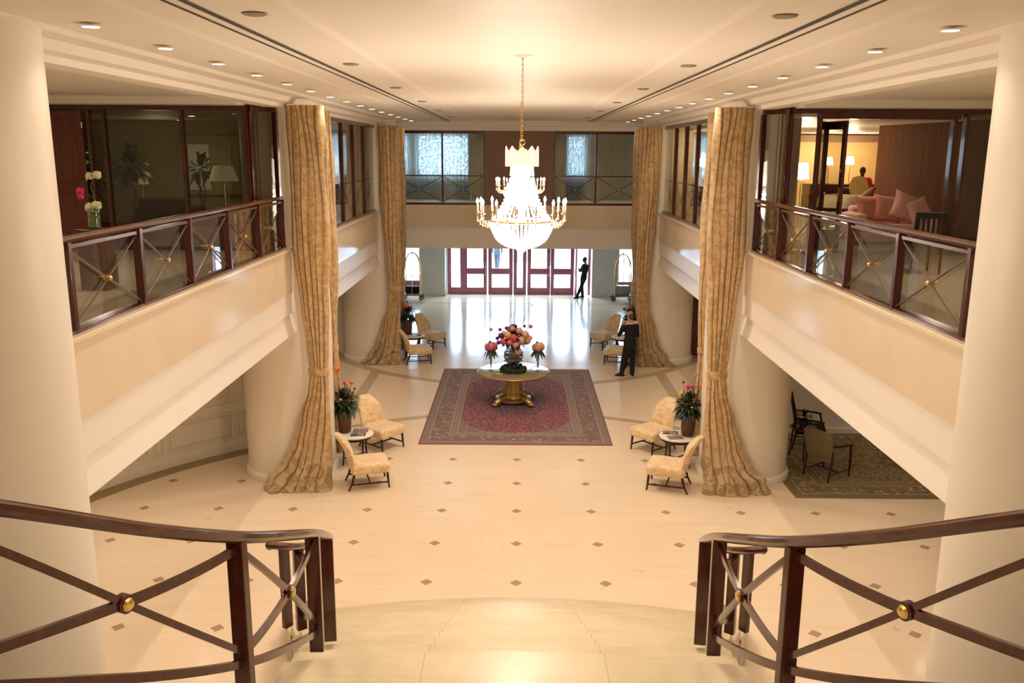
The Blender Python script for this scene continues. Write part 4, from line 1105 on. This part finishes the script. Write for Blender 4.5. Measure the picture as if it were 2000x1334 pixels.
# ------------------------------------------------------------------ orchid on its stand
tag(MB().box(-.16, .16, -.16, .16, 0, .70).box(-.19, .19, -.19, .19, .70, .735).build('pedestal_stand', mw, bevel=.008, loc=(-5.08, 10.5, 4.404)), 'square dark wood stand carrying the orchid behind the gallery railing', 'stand')
t = thing('orchid_vase', 'clear glass vase with white and hot pink orchid blooms on a tall stem', 'flower arrangement', (-5.08, 10.5, 5.139))
MB().lathe([(.065, 0), (.068, .02), (.07, .24), (.062, .24), (.06, .03)], n=24).build('vase', M['vase_glass'], t)
MB().lathe([(.055, .01), (.055, .16)], n=16).build('pebbles', M['leaf_lime'], t)
mb = MB().tube([(0, 0, .05), (.03, 0, .32), (-.01, 0, .5), (.05, 0, .60)], .006, 6).tube([(.02, 0, .36), (-.06, 0, .40), (-.12, 0, .42)], .005, 6); mb.build('stem', M['leaf_mid'], t)
for x, z, r, mn in [(-.03, .25, .07, 'petal_white'), (.05, .27, .07, 'petal_white'), (.0, .22, .05, 'petal_white'), (.0, .62, .055, 'petal_white'), (.09, .63, .06, 'petal_white'), (-.13, .44, .055, 'petal_hot'), (-.13, .38, .045, 'petal_hot')]:
    blossom(r, M[mn], 'bloom', t, (x, -.02, z), 5, 2)

# ------------------------------------------------------------------ luggage trolleys
def trolley(label, loc, rz=0):
    t = thing('luggage_trolley', label, 'luggage trolley', loc, rz, 'birdcage luggage trolleys by the entrance')
    MB().box(-.38, .38, -.28, .28, .20, .25).build('deck', M['brown_wall'], t, bevel=.02)
    MB().box(-.35, .35, -.26, .26, .25, .27).build('carpet', M['steel_blue'], t)
    for s in (-1, 1):
        pts = [(-.32, s * .25, .25), (-.32, s * .25, 1.35)]
        for i in range(1, 12): a = PI - PI * i / 12; pts.append((math.cos(a) * .32, s * .25 * (1 - math.sin(a) * .9), 1.35 + math.sin(a) * .62))
        pts += [(.32, s * .25, 1.35), (.32, s * .25, .25)]
        MB().tube(pts, .02, 8).build('arch', M['brass'], t)
        MB().tube([(-.32, s * .25, .98), (.32, s * .25, .98)], .015, 8).build('rail', M['brass'], t)
    MB().tube([(0, -.25, .25), (0, -.25, 1.7), (0, 0, 1.97)], .015, 8).tube([(-.32, -.25, 1.1), (-.32, .25, 1.1)], .015, 8).tube([(.32, -.25, 1.1), (.32, .25, 1.1)], .015, 8).ball((0, 0, 1.99), .03).build('hanging_bar', M['brass'], t)
    for a in (-.36, .36):
        for b in (-.2, .2): MB().torus((a, b, .095), .07, .025, 20, 8, Matrix.Rotation(PI / 2, 3, 'X')).tube([(a, b, .09), (a, b, .21)], .015, 6).build('wheel', M['shoe_black'], t)
    return t
tr = trolley('brass birdcage luggage trolley by the window beside the leaning bellman', (4.34, 36.2, 0))
copy_tree(tr, loc=(-4.42, 36.2, 0), label='brass birdcage luggage trolley by the window on the orchid side')
tag(MB().box(-.30, .30, -.16, .16, 0, .38).build('suitcase', M['steel_blue'], loc=(4.34, 36.2, .272), bevel=.04, seg=3), 'grey-blue suitcase lying on the trolley near the bellman', 'suitcase')
tag(MB().box(-.29, .29, -.16, .16, 0, .30).build('suitcase', M['black_cloth'], loc=(-4.42, 36.2, .272), bevel=.04, seg=3), 'dark suitcase lying on the trolley on the orchid side', 'suitcase')

# ------------------------------------------------------------------ people
def V(*a): return Vector(a)
def seg(mb, a, b, r0, r1, n=10):
    mb.ball(a, r0, n, 6); mb.ball(b, r1, n, 6); mb.tube([a, b], [r0, r1], n)
def chain(mb, pts, rad):
    for i in range(len(pts) - 1): seg(mb, pts[i], pts[i + 1], rad[i], rad[i + 1])
def hand(mb, wrist, direction, palm_n, curl=.5, side=1):
    d = Vector(direction).normalized(); nrm = Vector(palm_n); nrm = (nrm - d * nrm.dot(d)).normalized(); lat = d.cross(nrm) * side
    w_ = Vector(wrist)
    for o_ in (-.024, -.008, .008, .024): seg(mb, w_ + lat * o_ * .7, w_ + d * .085 + lat * o_, .014, .012, 8)
    for i, L_ in enumerate((.066, .078, .073, .056)):
        o_ = (-.027, -.009, .009, .026)[i]; p = w_ + d * .085 + lat * o_; dd = d.copy()
        for k_ in range(3):
            dd = (dd + nrm * curl * .55).normalized(); q = p + dd * L_ * (.45, .32, .25)[k_]; seg(mb, p, q, .0088, .0080, 8); p = q
    p = w_ + d * .02 - lat * .024; dd = (d * .6 - lat * .8 + nrm * .3).normalized()
    for L_ in (.038, .030): q = p + dd * L_; seg(mb, p, q, .0105, .009, 8); p = q; dd = (dd + d * .5 + nrm * curl * .4).normalized()
def head(mb, c, face, r=.098, tilt=0):
    # skull, jaw, nose, ears, brow; face: unit direction
    f = Vector(face).normalized(); u = Vector((0, 0, 1)); s_ = f.cross(u).normalized(); u2 = s_.cross(f)
    rot = Matrix((s_, f, u2)).transposed()
    mb.ball(c, (.076, .096, .112), 16, 12, rot)
    mb.ball(c + f * .022 - u2 * .055, (.055, .062, .062), 12, 8, rot)
    seg(mb, c + f * .088 + u2 * .012, c + f * .112 - u2 * .022, .008, .013, 8)
    mb.ball(c + f * .080 - u2 * .058, (.024, .014, .009), 8, 6, rot); mb.ball(c + f * .070 - u2 * .092, (.022, .018, .016), 8, 6, rot)
    for q in (-1, 1):
        mb.ball(c + s_ * .076 * q - u2 * .01, (.010, .018, .030), 8, 6, rot)
        mb.ball(c + f * .080 + s_ * .030 * q + u2 * .030, (.020, .010, .007), 8, 6, rot)
def person(label, loc, rz, J, look, cloth, legs, skin, hair, shirt=None, hairlong=False, shoe='shoe_black', height=1.0, fine=True, cap=False, skirt=False):
    """J: joints in local metres; the figure faces +x"""
    t = thing('person', label, 'person', loc, rz); t.scale = (height,) * 3
    vx = .0085 if fine else .013
    pel, chest, neck, hd = J['pelvis'], J['chest'], J['neck'], J['head']
    face = look
    b = MB()
    b.ball(pel, (.11, .155, .11), 14, 10); chain(b, [pel, chest, neck], [.11, .12, .055]); seg(b, neck, hd - V(0, 0, .05), .053, .052); head(b, hd, face)
    for q in ('l', 'r'):
        sh, el, wr = J['sh' + q], J['el' + q], J['wr' + q]
        chain(b, [chest + V(0, 0, .08), sh, el, wr], [.07, .052, .040, .026]); dd = J.get('hd' + q, (wr - el)); hand(b, wr, dd, J.get('pn' + q, V(0, 1 if q == 'r' else -1, 0)), J.get('curl' + q, .5), 1 if q == 'l' else -1)
        hp, kn, an = J['hp' + q], J['kn' + q], J['an' + q]
        chain(b, [pel, hp, kn, an], [.09, .078, .050, .036]); seg(b, an, an + J['ft' + q] * .14 - V(0, 0, .05), .035, .025)
    b.build('body', M[skin], t, remesh=vx)
    # eyes
    f = Vector(face).normalized(); s_ = f.cross(V(0, 0, 1)).normalized(); u2 = s_.cross(f)
    for q in (-1, 1): MB().ball(hd + f * .084 + s_ * .030 * q + u2 * .012, .011, 8, 6).build('eye', M['hair_black'], t)
    # hair
    h = MB(); rot = Matrix((s_, f, u2)).transposed()
    h.ball(hd - f * .018 + u2 * .022, (.083, .094, .102), 16, 10, rot)
    if hairlong: h.ball(hd - f * .05 - u2 * .05, (.07, .05, .11), 12, 8, rot)
    if cap: h.lathe([(.088, .03), (.092, .05), (.10, .09), (.08, .11)], hd - V(0, 0, 0), 20)
    ho = h.build('hair', M[hair], t, remesh=vx)
    # jacket
    up = (neck - chest).normalized()
    j = MB(); ax = V(0, 1, 0) if abs((J['shl'] - J['shr']).y) > .1 else V(1, 0, 0)
    yaw = math.atan2((J['shl'] - J['shr']).y, (J['shl'] - J['shr']).x)
    R_ = lambda c, a, b_, z: (c.x, c.y, z, a, b_, yaw)
    zp, zc, zn = pel.z, chest.z, neck.z
    low = zp - .16
    c0 = pel.lerp(chest, -.35)
    j.loft([R_(c0, .165, .12, low), R_(pel, .168, .125, zp - .04), R_(pel.lerp(chest, .4), .155, .115, lerp(zp, zc, .4)), R_(chest, .175, .125, zc), R_(chest.lerp(neck, .55), .185, .115, lerp(zc, zn, .52)), R_(chest.lerp(neck, .8), .13, .09, lerp(zc, zn, .84)), R_(neck, .066, .066, zn + .005)], 24)
    for q in ('l', 'r'):
        sh, el, wr = J['sh' + q], J['el' + q], J['wr' + q]
        chain(j, [chest.lerp(neck, .6), sh, el, el.lerp(wr, .93)], [.085, .070, .056, .043])
    j.build('jacket', M[cloth], t, remesh=vx * 1.1)
    if shirt:
        MB().torus(neck + V(0, 0, .012), .058, .014, 24, 8).ball(neck + f * .055 - V(0, 0, .06), (.025, .04, .07), 10, 8).build('collar', M[shirt], t)
    tr_ = MB(); tr_.ball(pel - V(0, 0, .03), (.118, .162, .12) if ax.y else (.162, .118, .12), 14, 10)
    for q in ('l', 'r'):
        hp, kn, an = J['hp' + q], J['kn' + q], J['an' + q]
        chain(tr_, [pel.lerp(hp, .5), hp, kn, an + V(0, 0, .0)], [.11, .098, .078, .066]); tr_.tube([an, an - V(0, 0, .03)], .068, 12)
    tr_.build('trousers', M[legs], t, remesh=vx * 1.1)
    for q in ('l', 'r'):
        an = J['an' + q]; d = J['ft' + q].normalized(); p = V(an.x, an.y, an.z - .055)
        s2 = MB(); a_ = p - d * .05; b_ = p + d * .15
        s2.ball(a_, (.042, .042, .04), 12, 8); s2.ball(b_ - V(0, 0, .006), (.045, .045, .032), 12, 8); seg(s2, a_, b_, .040, .034); seg(s2, p + V(0, 0, .05), b_, .045, .030)
        s2.build('shoe', M[shoe], t, remesh=.012)
    return t
def stand(**k):
    J = dict(pelvis=V(0, 0, .93), chest=V(.0, 0, 1.22), neck=V(.0, 0, 1.475), head=V(.02, 0, 1.64),
             shl=V(0, .19, 1.40), shr=V(0, -.19, 1.40), ell=V(-.02, .25, 1.12), elr=V(-.02, -.25, 1.12), wrl=V(.06, .26, .88), wrr=V(.06, -.26, .88),
             hpl=V(0, .09, .88), hpr=V(0, -.09, .88), knl=V(.02, .10, .49), knr=V(.02, -.10, .49), anl=V(0, .11, .09), anr=V(0, -.11, .09), ftl=V(1, .15, 0), ftr=V(1, -.15, 0))
    J.update(k); return J
# man in the black suit, seen from behind, hand at his chin
person('man in a black suit with one hand at his chin, seen from behind', (3.09, 23.55, 0), R(112),
       stand(ell=V(.10, .29, 1.17), wrl=V(.20, .12, 1.40), hdl=V(.05, -.35, .6), pnl=V(-1, 0, 0), curll=.8, elr=V(.04, -.25, 1.13), wrr=V(.24, -.03, 1.13), hdr=V(.1, 1, .1), pnr=V(0, .3, -1),
             anl=V(.06, .20, .09), ftl=V(.5, .85, 0), knl=V(.05, .15, .49), anr=V(0, -.10, .09), ftr=V(1, -.3, 0)),
       V(.9, .35, -.05), 'black_cloth', 'black_cloth', 'skin', 'hair_brown', 'white_shirt')
person('person in a pale pink top facing the man in the black suit', (3.19, 24.40, 0), R(-100),
       stand(ell=V(.05, .27, 1.15), wrl=V(.22, .18, 1.22), elr=V(.05, -.27, 1.15), wrr=V(.22, -.20, 1.30)),
       V(1, 0, -.1), 'pink_shirt', 'black_cloth', 'skin', 'hair_fair', hairlong=True, height=.96)
person('bellman in a dark suit with a white collar leaning at the entrance door frame', (2.80, 36.95, 0), R(-155),
       stand(pelvis=V(.02, 0, .92), chest=V(-.03, 0, 1.21), neck=V(-.05, 0, 1.46), head=V(.0, 0, 1.63), shl=V(-.05, .18, 1.38), shr=V(-.05, -.18, 1.38),
             ell=V(.06, .24, 1.13), wrl=V(.22, .06, 1.22), elr=V(.06, -.24, 1.12), wrr=V(.24, -.04, 1.16), hpl=V(.03, .09, .88), hpr=V(.03, -.09, .88),
             knl=V(.18, .08, .50), anl=V(.36, .05, .09), knr=V(.06, -.08, .49), anr=V(.02, -.08, .09), ftl=V(1, .1, 0), ftr=V(1, -.1, 0)),
       V(1, .1, -.05), 'black_cloth', 'black_cloth', 'dark_skin', 'hair_black', 'white_shirt')
person('person in a grey coat walking on the pavement outside the entrance doors', (-1.15, 46.2, -.02), R(80),
       stand(knl=V(.14, .09, .50), anl=V(.22, .09, .09), knr=V(.02, -.09, .49), anr=V(-.20, -.09, .12)), V(1, 0, 0), 'grey_coat', 'grey_coat', 'skin', 'hair_brown', fine=False)
# seated person in red upstairs and the chair
JS = stand(pelvis=V(0, 0, .50), chest=V(.04, 0, .80), neck=V(.06, 0, 1.04), head=V(.10, 0, 1.20), shl=V(.05, .19, .97), shr=V(.05, -.19, .97), ell=V(.14, .26, .74), elr=V(.14, -.26, .74),
           wrl=V(.36, .16, .76), wrr=V(.36, -.16, .76), hpl=V(.04, .10, .48), hpr=V(.04, -.10, .48), knl=V(.44, .12, .50), knr=V(.44, -.12, .50), anl=V(.46, .12, .09), anr=V(.46, -.12, .09))
person('person in a red top seated at the lounge table with back turned', (9.45, 24.6, 4.405), R(60), JS, V(1, 0, 0), 'red_shirt', 'black_cloth', 'dark_skin', 'hair_black', fine=False)
t = thing('round_back_chair', 'round-backed tan chair behind the seated person in red', 'chair', (9.40, 24.5, 4.405), R(60))
MB().box(-.25, .25, -.25, .25, .36, .44).build('seat', M['tan_fabric'], t, bevel=.03)
MB().ball((-.27, 0, .78), (.04, .25, .30), 20, 12).build('backrest', M['tan_fabric'], t)
for a in (-.2, .2):
    for b in (-.2, .2): MB().tube([(a, b, 0), (a, b, .38)], [.014, .02], 8).build('leg', M['dark_leg'], t)
t = thing('writing_table', 'dark table covered with pale papers before the seated person in red', 'table', (9.85, 25.35, 4.405), R(60))
MB().box(-.3, .3, -.6, .6, .68, .72).build('table_top', mw, t, bevel=.01)
for a in (-.25, .25):
    for b in (-.55, .55): MB().tube([(a, b, 0), (a, b, .69)], .02, 8).build('leg', mw, t)

# ------------------------------------------------------------------ chandeliers
def chandelier(label, loc):
    t = thing('chandelier', label, 'chandelier', loc, 0, 'crystal empire chandeliers under the hall ceiling')   # origin: ceiling
    Z = lambda z: z - 7.0
    MB().lathe([(.11, 0), (.10, -.02), (.03, -.045)], n=24).build('ceiling_rose', M['ceiling_paint'], t)
    mb = MB(); z = Z(6.96); i = 0
    while z > Z(6.14):
        rot = Matrix.Rotation(PI / 2, 3, 'X') if i % 2 else Matrix.Rotation(PI / 2, 3, 'Z') @ Matrix.Rotation(PI / 2, 3, 'X')
        mb.torus((0, 0, z), .010, .0032, 10, 5, Matrix.Diagonal((1, 1, 1.5)) @ rot); z -= .026; i += 1
    mb.torus((0, 0, Z(6.13)), .028, .006, 16, 6, Matrix.Rotation(PI / 2, 3, 'X'))
    mb.build('chain', M['brass'], t)
    # crown of cut glass plates
    mb = MB(); n = 10
    for i in range(n):
        a0 = 2 * PI * i / n; r = .168; da = 2 * PI / n * .46
        vs = []
        for k_ in range(7):
            u = k_ / 6 * 2 - 1; a = a0 + u * da; hz = .155 + .05 * abs(u) ** 1.5
            for rr in (r, r + .006): vs += [(math.cos(a) * rr, math.sin(a) * rr, Z(5.885)), (math.cos(a) * rr, math.sin(a) * rr, Z(5.885) + hz)]
        fs = []
        for k_ in range(6):
            q = k_ * 4; fs += [(q, q + 4, q + 5, q + 1), (q + 2, q + 3, q + 7, q + 6), (q + 1, q + 5, q + 7, q + 3), (q, q + 2, q + 6, q + 4)]
        mb.add(vs, fs)
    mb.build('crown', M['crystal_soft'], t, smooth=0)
    MB().torus((0, 0, Z(5.93)), .115, .010, 32, 8).torus((0, 0, Z(5.325)), .325, .013, 48, 8).tube([(0, 0, Z(6.11)), (0, 0, Z(5.3))], .012, 8).build('frame', M['brass'], t)
    # strands
    def strands(prof, N_, rb, step):
        mb = MB()
        for i in range(N_):
            a = 2 * PI * i / N_; P = [V(math.cos(a) * r, math.sin(a) * r, Z(zz)) for r, zz in prof]; P = spline(P, 8)
            acc = 0; last = P[0]; mb.ball(last, rb, 5, 4)
            for p in P[1:]:
                acc += (p - last).length; last = p
                if acc >= step: mb.ball(p, rb, 5, 4); acc = 0
        return mb
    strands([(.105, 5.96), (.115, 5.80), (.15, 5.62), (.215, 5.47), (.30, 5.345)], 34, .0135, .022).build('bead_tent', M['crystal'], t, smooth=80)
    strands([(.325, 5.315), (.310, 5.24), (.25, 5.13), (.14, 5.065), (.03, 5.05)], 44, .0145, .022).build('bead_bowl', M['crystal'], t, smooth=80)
    MB().lathe([(.06, 5.06), (.05, 5.02), (.02, 4.995), (.012, 4.97)], (0, 0, -7.0), 16).build('finial', M['crystal_soft'], t)
    MB().lathe([(.035, 5.30), (.04, 5.5), (.03, 5.8)], (0, 0, -7.0), 16).build('inner_light', M['bulb_glow'], t)
    n = 14
    for i in range(n):
        a = 2 * PI * (i + .2) / n; c, s_ = math.cos(a), math.sin(a)
        P = spline([(c * .32, s_ * .32, Z(5.32)), (c * .37, s_ * .37, Z(5.27)), (c * .44, s_ * .44, Z(5.31)), (c * .46, s_ * .46, Z(5.40))], 5)
        arm = MB().tube(P, .007, 6).lathe([(.008, 0), (.028, .012), (.028, .018), (.008, .02)], (c * .46, s_ * .46, Z(5.40)), 12); ao = arm.build('arm', M['brass'], t)
        MB().lathe([(.011, 0), (.011, .085)], (c * .46, s_ * .46, Z(5.42)), 10).build('candle', M['candle'], ao)
        MB().lathe([(.006, 0), (.015, .018), (.013, .034), (.002, .06)], (c * .46, s_ * .46, Z(5.505)), 10).build('bulb', M['bulb_glow'], ao)
        dr = MB()
        for q in range(5):
            rr = .46 - q * .028; zz = Z(5.385) - .02 - .03 * math.sin(q / 4 * PI) - q * .012
            dr.ball((c * rr, s_ * rr, zz), .008, 6, 4); dr.ball((c * rr, s_ * rr, zz - .03), (.007, .007, .018), 6, 4)
        dr.build('pendant_drops', M['crystal_soft'], ao, smooth=80)
    for zz, p_ in ((5.45, 26), (5.2, 12)):
        l = bpy.data.lights.new('chandelier_light', 'POINT'); l.energy = p_ * CH; l.color = (1, .80, .62); l.shadow_soft_size = .25
    return t
CH = 1.0
ch = chandelier('crystal chandelier of bead strands and candle bulbs hanging nearest the stairs', (.035, 9.2, 7.03))
copy_tree(ch, loc=(.03, 16.9, 7.03), label='crystal chandelier hanging directly behind the first, mostly hidden by it')

# ------------------------------------------------------------------ downlights and vents
WARM = (1, .82, .64)
def downlight(x, y, z, label, group, power, proto=[None], size=.055, spot=128, blend=1.0, name='downlight'):
    if proto[0] is None:
        t = thing('downlight', label, 'ceiling light', (x, y, z), 0, group)
        MB().lathe([(.062, 0), (.082, -.003), (.085, .0), (.062, .006)], n=24).build('trim_ring', M['white_paint'], t)
        MB().lathe([(.001, -.001), (.062, -.001), (.062, .004)], n=20).build('lens', M['lamp_glow'], t)
        proto[0] = t
    else: t = copy_tree(proto[0], loc=(x, y, z), label=label, group=group)
    if power:
        l = bpy.data.lights.new('downlight_beam', 'SPOT'); l.energy = power; l.color = WARM; l.spot_size = R(spot); l.spot_blend = blend; l.shadow_soft_size = size
        o = bpy.data.objects.new('downlight_beam', l); o.location = (x, y, z - .02); COL.objects.link(o)
for s in (-1, 1):
    for i in range(19):
        y = 6.85 + 1.41 * (i - 4)
        downlight(3.2 * s, y, 6.955, 'small round recessed downlight in the outer ceiling row, %s side' % ('orchid' if s < 0 else 'pink sofa'), 'downlights of the outer row, %s side' % ('orchid' if s < 0 else 'sofa'), (60 if y < 21 else 26) * (.35 if min(abs(y - q) for q in (6.6, 16.2, 25.8)) < 1.3 else 1.1))
    for y in (2.6, 3.9, 5.3, 6.57, 7.8, 12.9, 14.3, 15.9, 21.6):
        downlight(.56 * s, y, 7.025, 'small round recessed downlight in the inner ceiling row, %s side' % ('orchid' if s < 0 else 'pink sofa'), 'downlights of the inner row, %s side' % ('orchid' if s < 0 else 'sofa'), 70)
    for i in range(6):
        y = 6.44 + 3.57 * i
        v = MB().lathe([(.001, -.012), (.07, -.012), (.085, -.006), (.088, 0)], n=24).build('ceiling_vent', M['vent_brown'], loc=(1.85 * s, y, 6.994))
        tag(v, 'small round brown air outlet in the ceiling beside the slot, %s side' % ('orchid' if s < 0 else 'pink sofa'), 'air vent', 'round air outlets, %s side' % ('orchid' if s < 0 else 'sofa'))
    # fittings added to brighten the gallery corridor and the space below it
    for y in (2.5, 5.5, 8.8, 11.8): downlight(6.6 * s, y, 6.895, 'recessed downlight added to brighten the gallery corridor', 'added gallery corridor downlights', 110, spot=165)
    if s < 0:
        for x, y in ((-5.6, 8.5), (-5.6, 11), (-5.4, 13.6), (-7.2, 12.5), (-5.6, 20), (-6, 23.5)): downlight(x, y, 2.895, 'recessed downlight added in the soffit to brighten the space below the gallery', 'added soffit downlights', 66)
    else:
        for x, y in ((5.2, 8.5), (5.2, 11), (5.0, 13.2), (7.2, 14.0), (8.2, 16.8), (5.6, 20), (6, 23.5)): downlight(x, y, 2.895, 'recessed downlight added in the soffit to brighten the space below the gallery', 'added soffit downlights', 62)
for x, y in ((6.0, 17.0), (6.9, 19.2), (8.0, 22.5), (9.5, 22.0), (9.8, 25.3), (5.4, 21.5), (11.5, 24)):
    downlight(x, y, 6.655, 'recessed downlight in the lit lounge ceiling', 'lit lounge downlights', 45)
for y in (-4, -1.5, .8):
    for x in (-5, -1.8, 1.8, 5): downlight(x, y, 6.955 if abs(x) > 2.7 else 6.99, 'recessed downlight over the upper landing', 'upper landing downlights', 45)
for x, y in ((-6.2, 17), (-8.5, 17), (-7.3, 19.3)): downlight(x, y, 6.695, 'recessed downlight added to brighten the dark lounge', 'added dark lounge downlights', 24, spot=150)  # added fittings that lift the otherwise dark lounge
for y in (19.5, 22.5, 26): downlight(-5.6, y, 6.895, 'recessed downlight added to brighten the rear gallery corridor', 'added rear gallery corridor downlights', 60, spot=150)  # fittings added to brighten the view through the side windows
for x in (-3, -1, 1, 3): downlight(x, 30, 6.99, 'recessed downlight added to brighten the bridge corridor', 'added bridge corridor downlights', 45, spot=150)  # added light behind the far bridge windows
l = bpy.data.lights.new('lounge_fill_light', 'POINT'); l.energy = 10; l.color = (1, .85, .5); l.shadow_soft_size = .3  # added fill for the dark lounge; no lamp hangs here
o = bpy.data.objects.new('lounge_fill_light', l); o.location = (-7.5, 18.6, 6.2); COL.objects.link(o)
# chandelier bulbs as light sources
for y in (9.2, 16.9):
    for zz, p_ in ((5.62, 36), (4.93, 210)):
        l = bpy.data.lights.new('chandelier_light', 'POINT'); l.energy = p_; l.color = (1, .83, .67); l.shadow_soft_size = .32
        o = bpy.data.objects.new('chandelier_light', l); o.location = (.03 if zz > 5 else .03, y, zz); COL.objects.link(o)

# ------------------------------------------------------------------ world, camera
w = bpy.data.worlds.new('World'); SC.world = w; w.use_nodes = True
bg = w.node_tree.nodes['Background']; bg.inputs[0].default_value = (.56, .76, 1.0, 1); bg.inputs[1].default_value = 20.0

PITCH, YAW, ROLL, H = .2130, -.0073, .0055, 6.0545
cp, sp, cy, sy = math.cos(PITCH), math.sin(PITCH), math.cos(YAW), math.sin(YAW)
fw = V(sy * cp, cy * cp, -sp); rt = V(cy, -sy, 0); up = rt.cross(fw)
r2 = rt * math.cos(ROLL) + up * math.sin(ROLL); u2 = up * math.cos(ROLL) - rt * math.sin(ROLL)
cam = bpy.data.cameras.new('Camera'); co = bpy.data.objects.new('Camera', cam); COL.objects.link(co)
mt = Matrix((r2, u2, -fw)).transposed().to_4x4(); mt.translation = V(.0093, 0, H); co.matrix_world = mt
cam.sensor_width = 36; cam.lens = 36 * 1706.6 / 2000; cam.clip_end = 300; cam.clip_start = .05
SC.camera = co
vs_ = SC.view_settings; vs_.view_transform = 'Standard'; vs_.look = 'None'; vs_.gamma = 1; vs_.use_curve_mapping = False; vs_.exposure = 0.30
SC.display_settings.display_device = 'sRGB'
SC.cycles.use_adaptive_sampling = True; SC.cycles.adaptive_threshold = .02
SC.cycles.max_bounces = 8; SC.cycles.diffuse_bounces = 4; SC.cycles.glossy_bounces = 4; SC.cycles.transparent_max_bounces = 12
SC.cycles.sample_clamp_indirect = 6; SC.cycles.caustics_reflective = False; SC.cycles.caustics_refractive = False
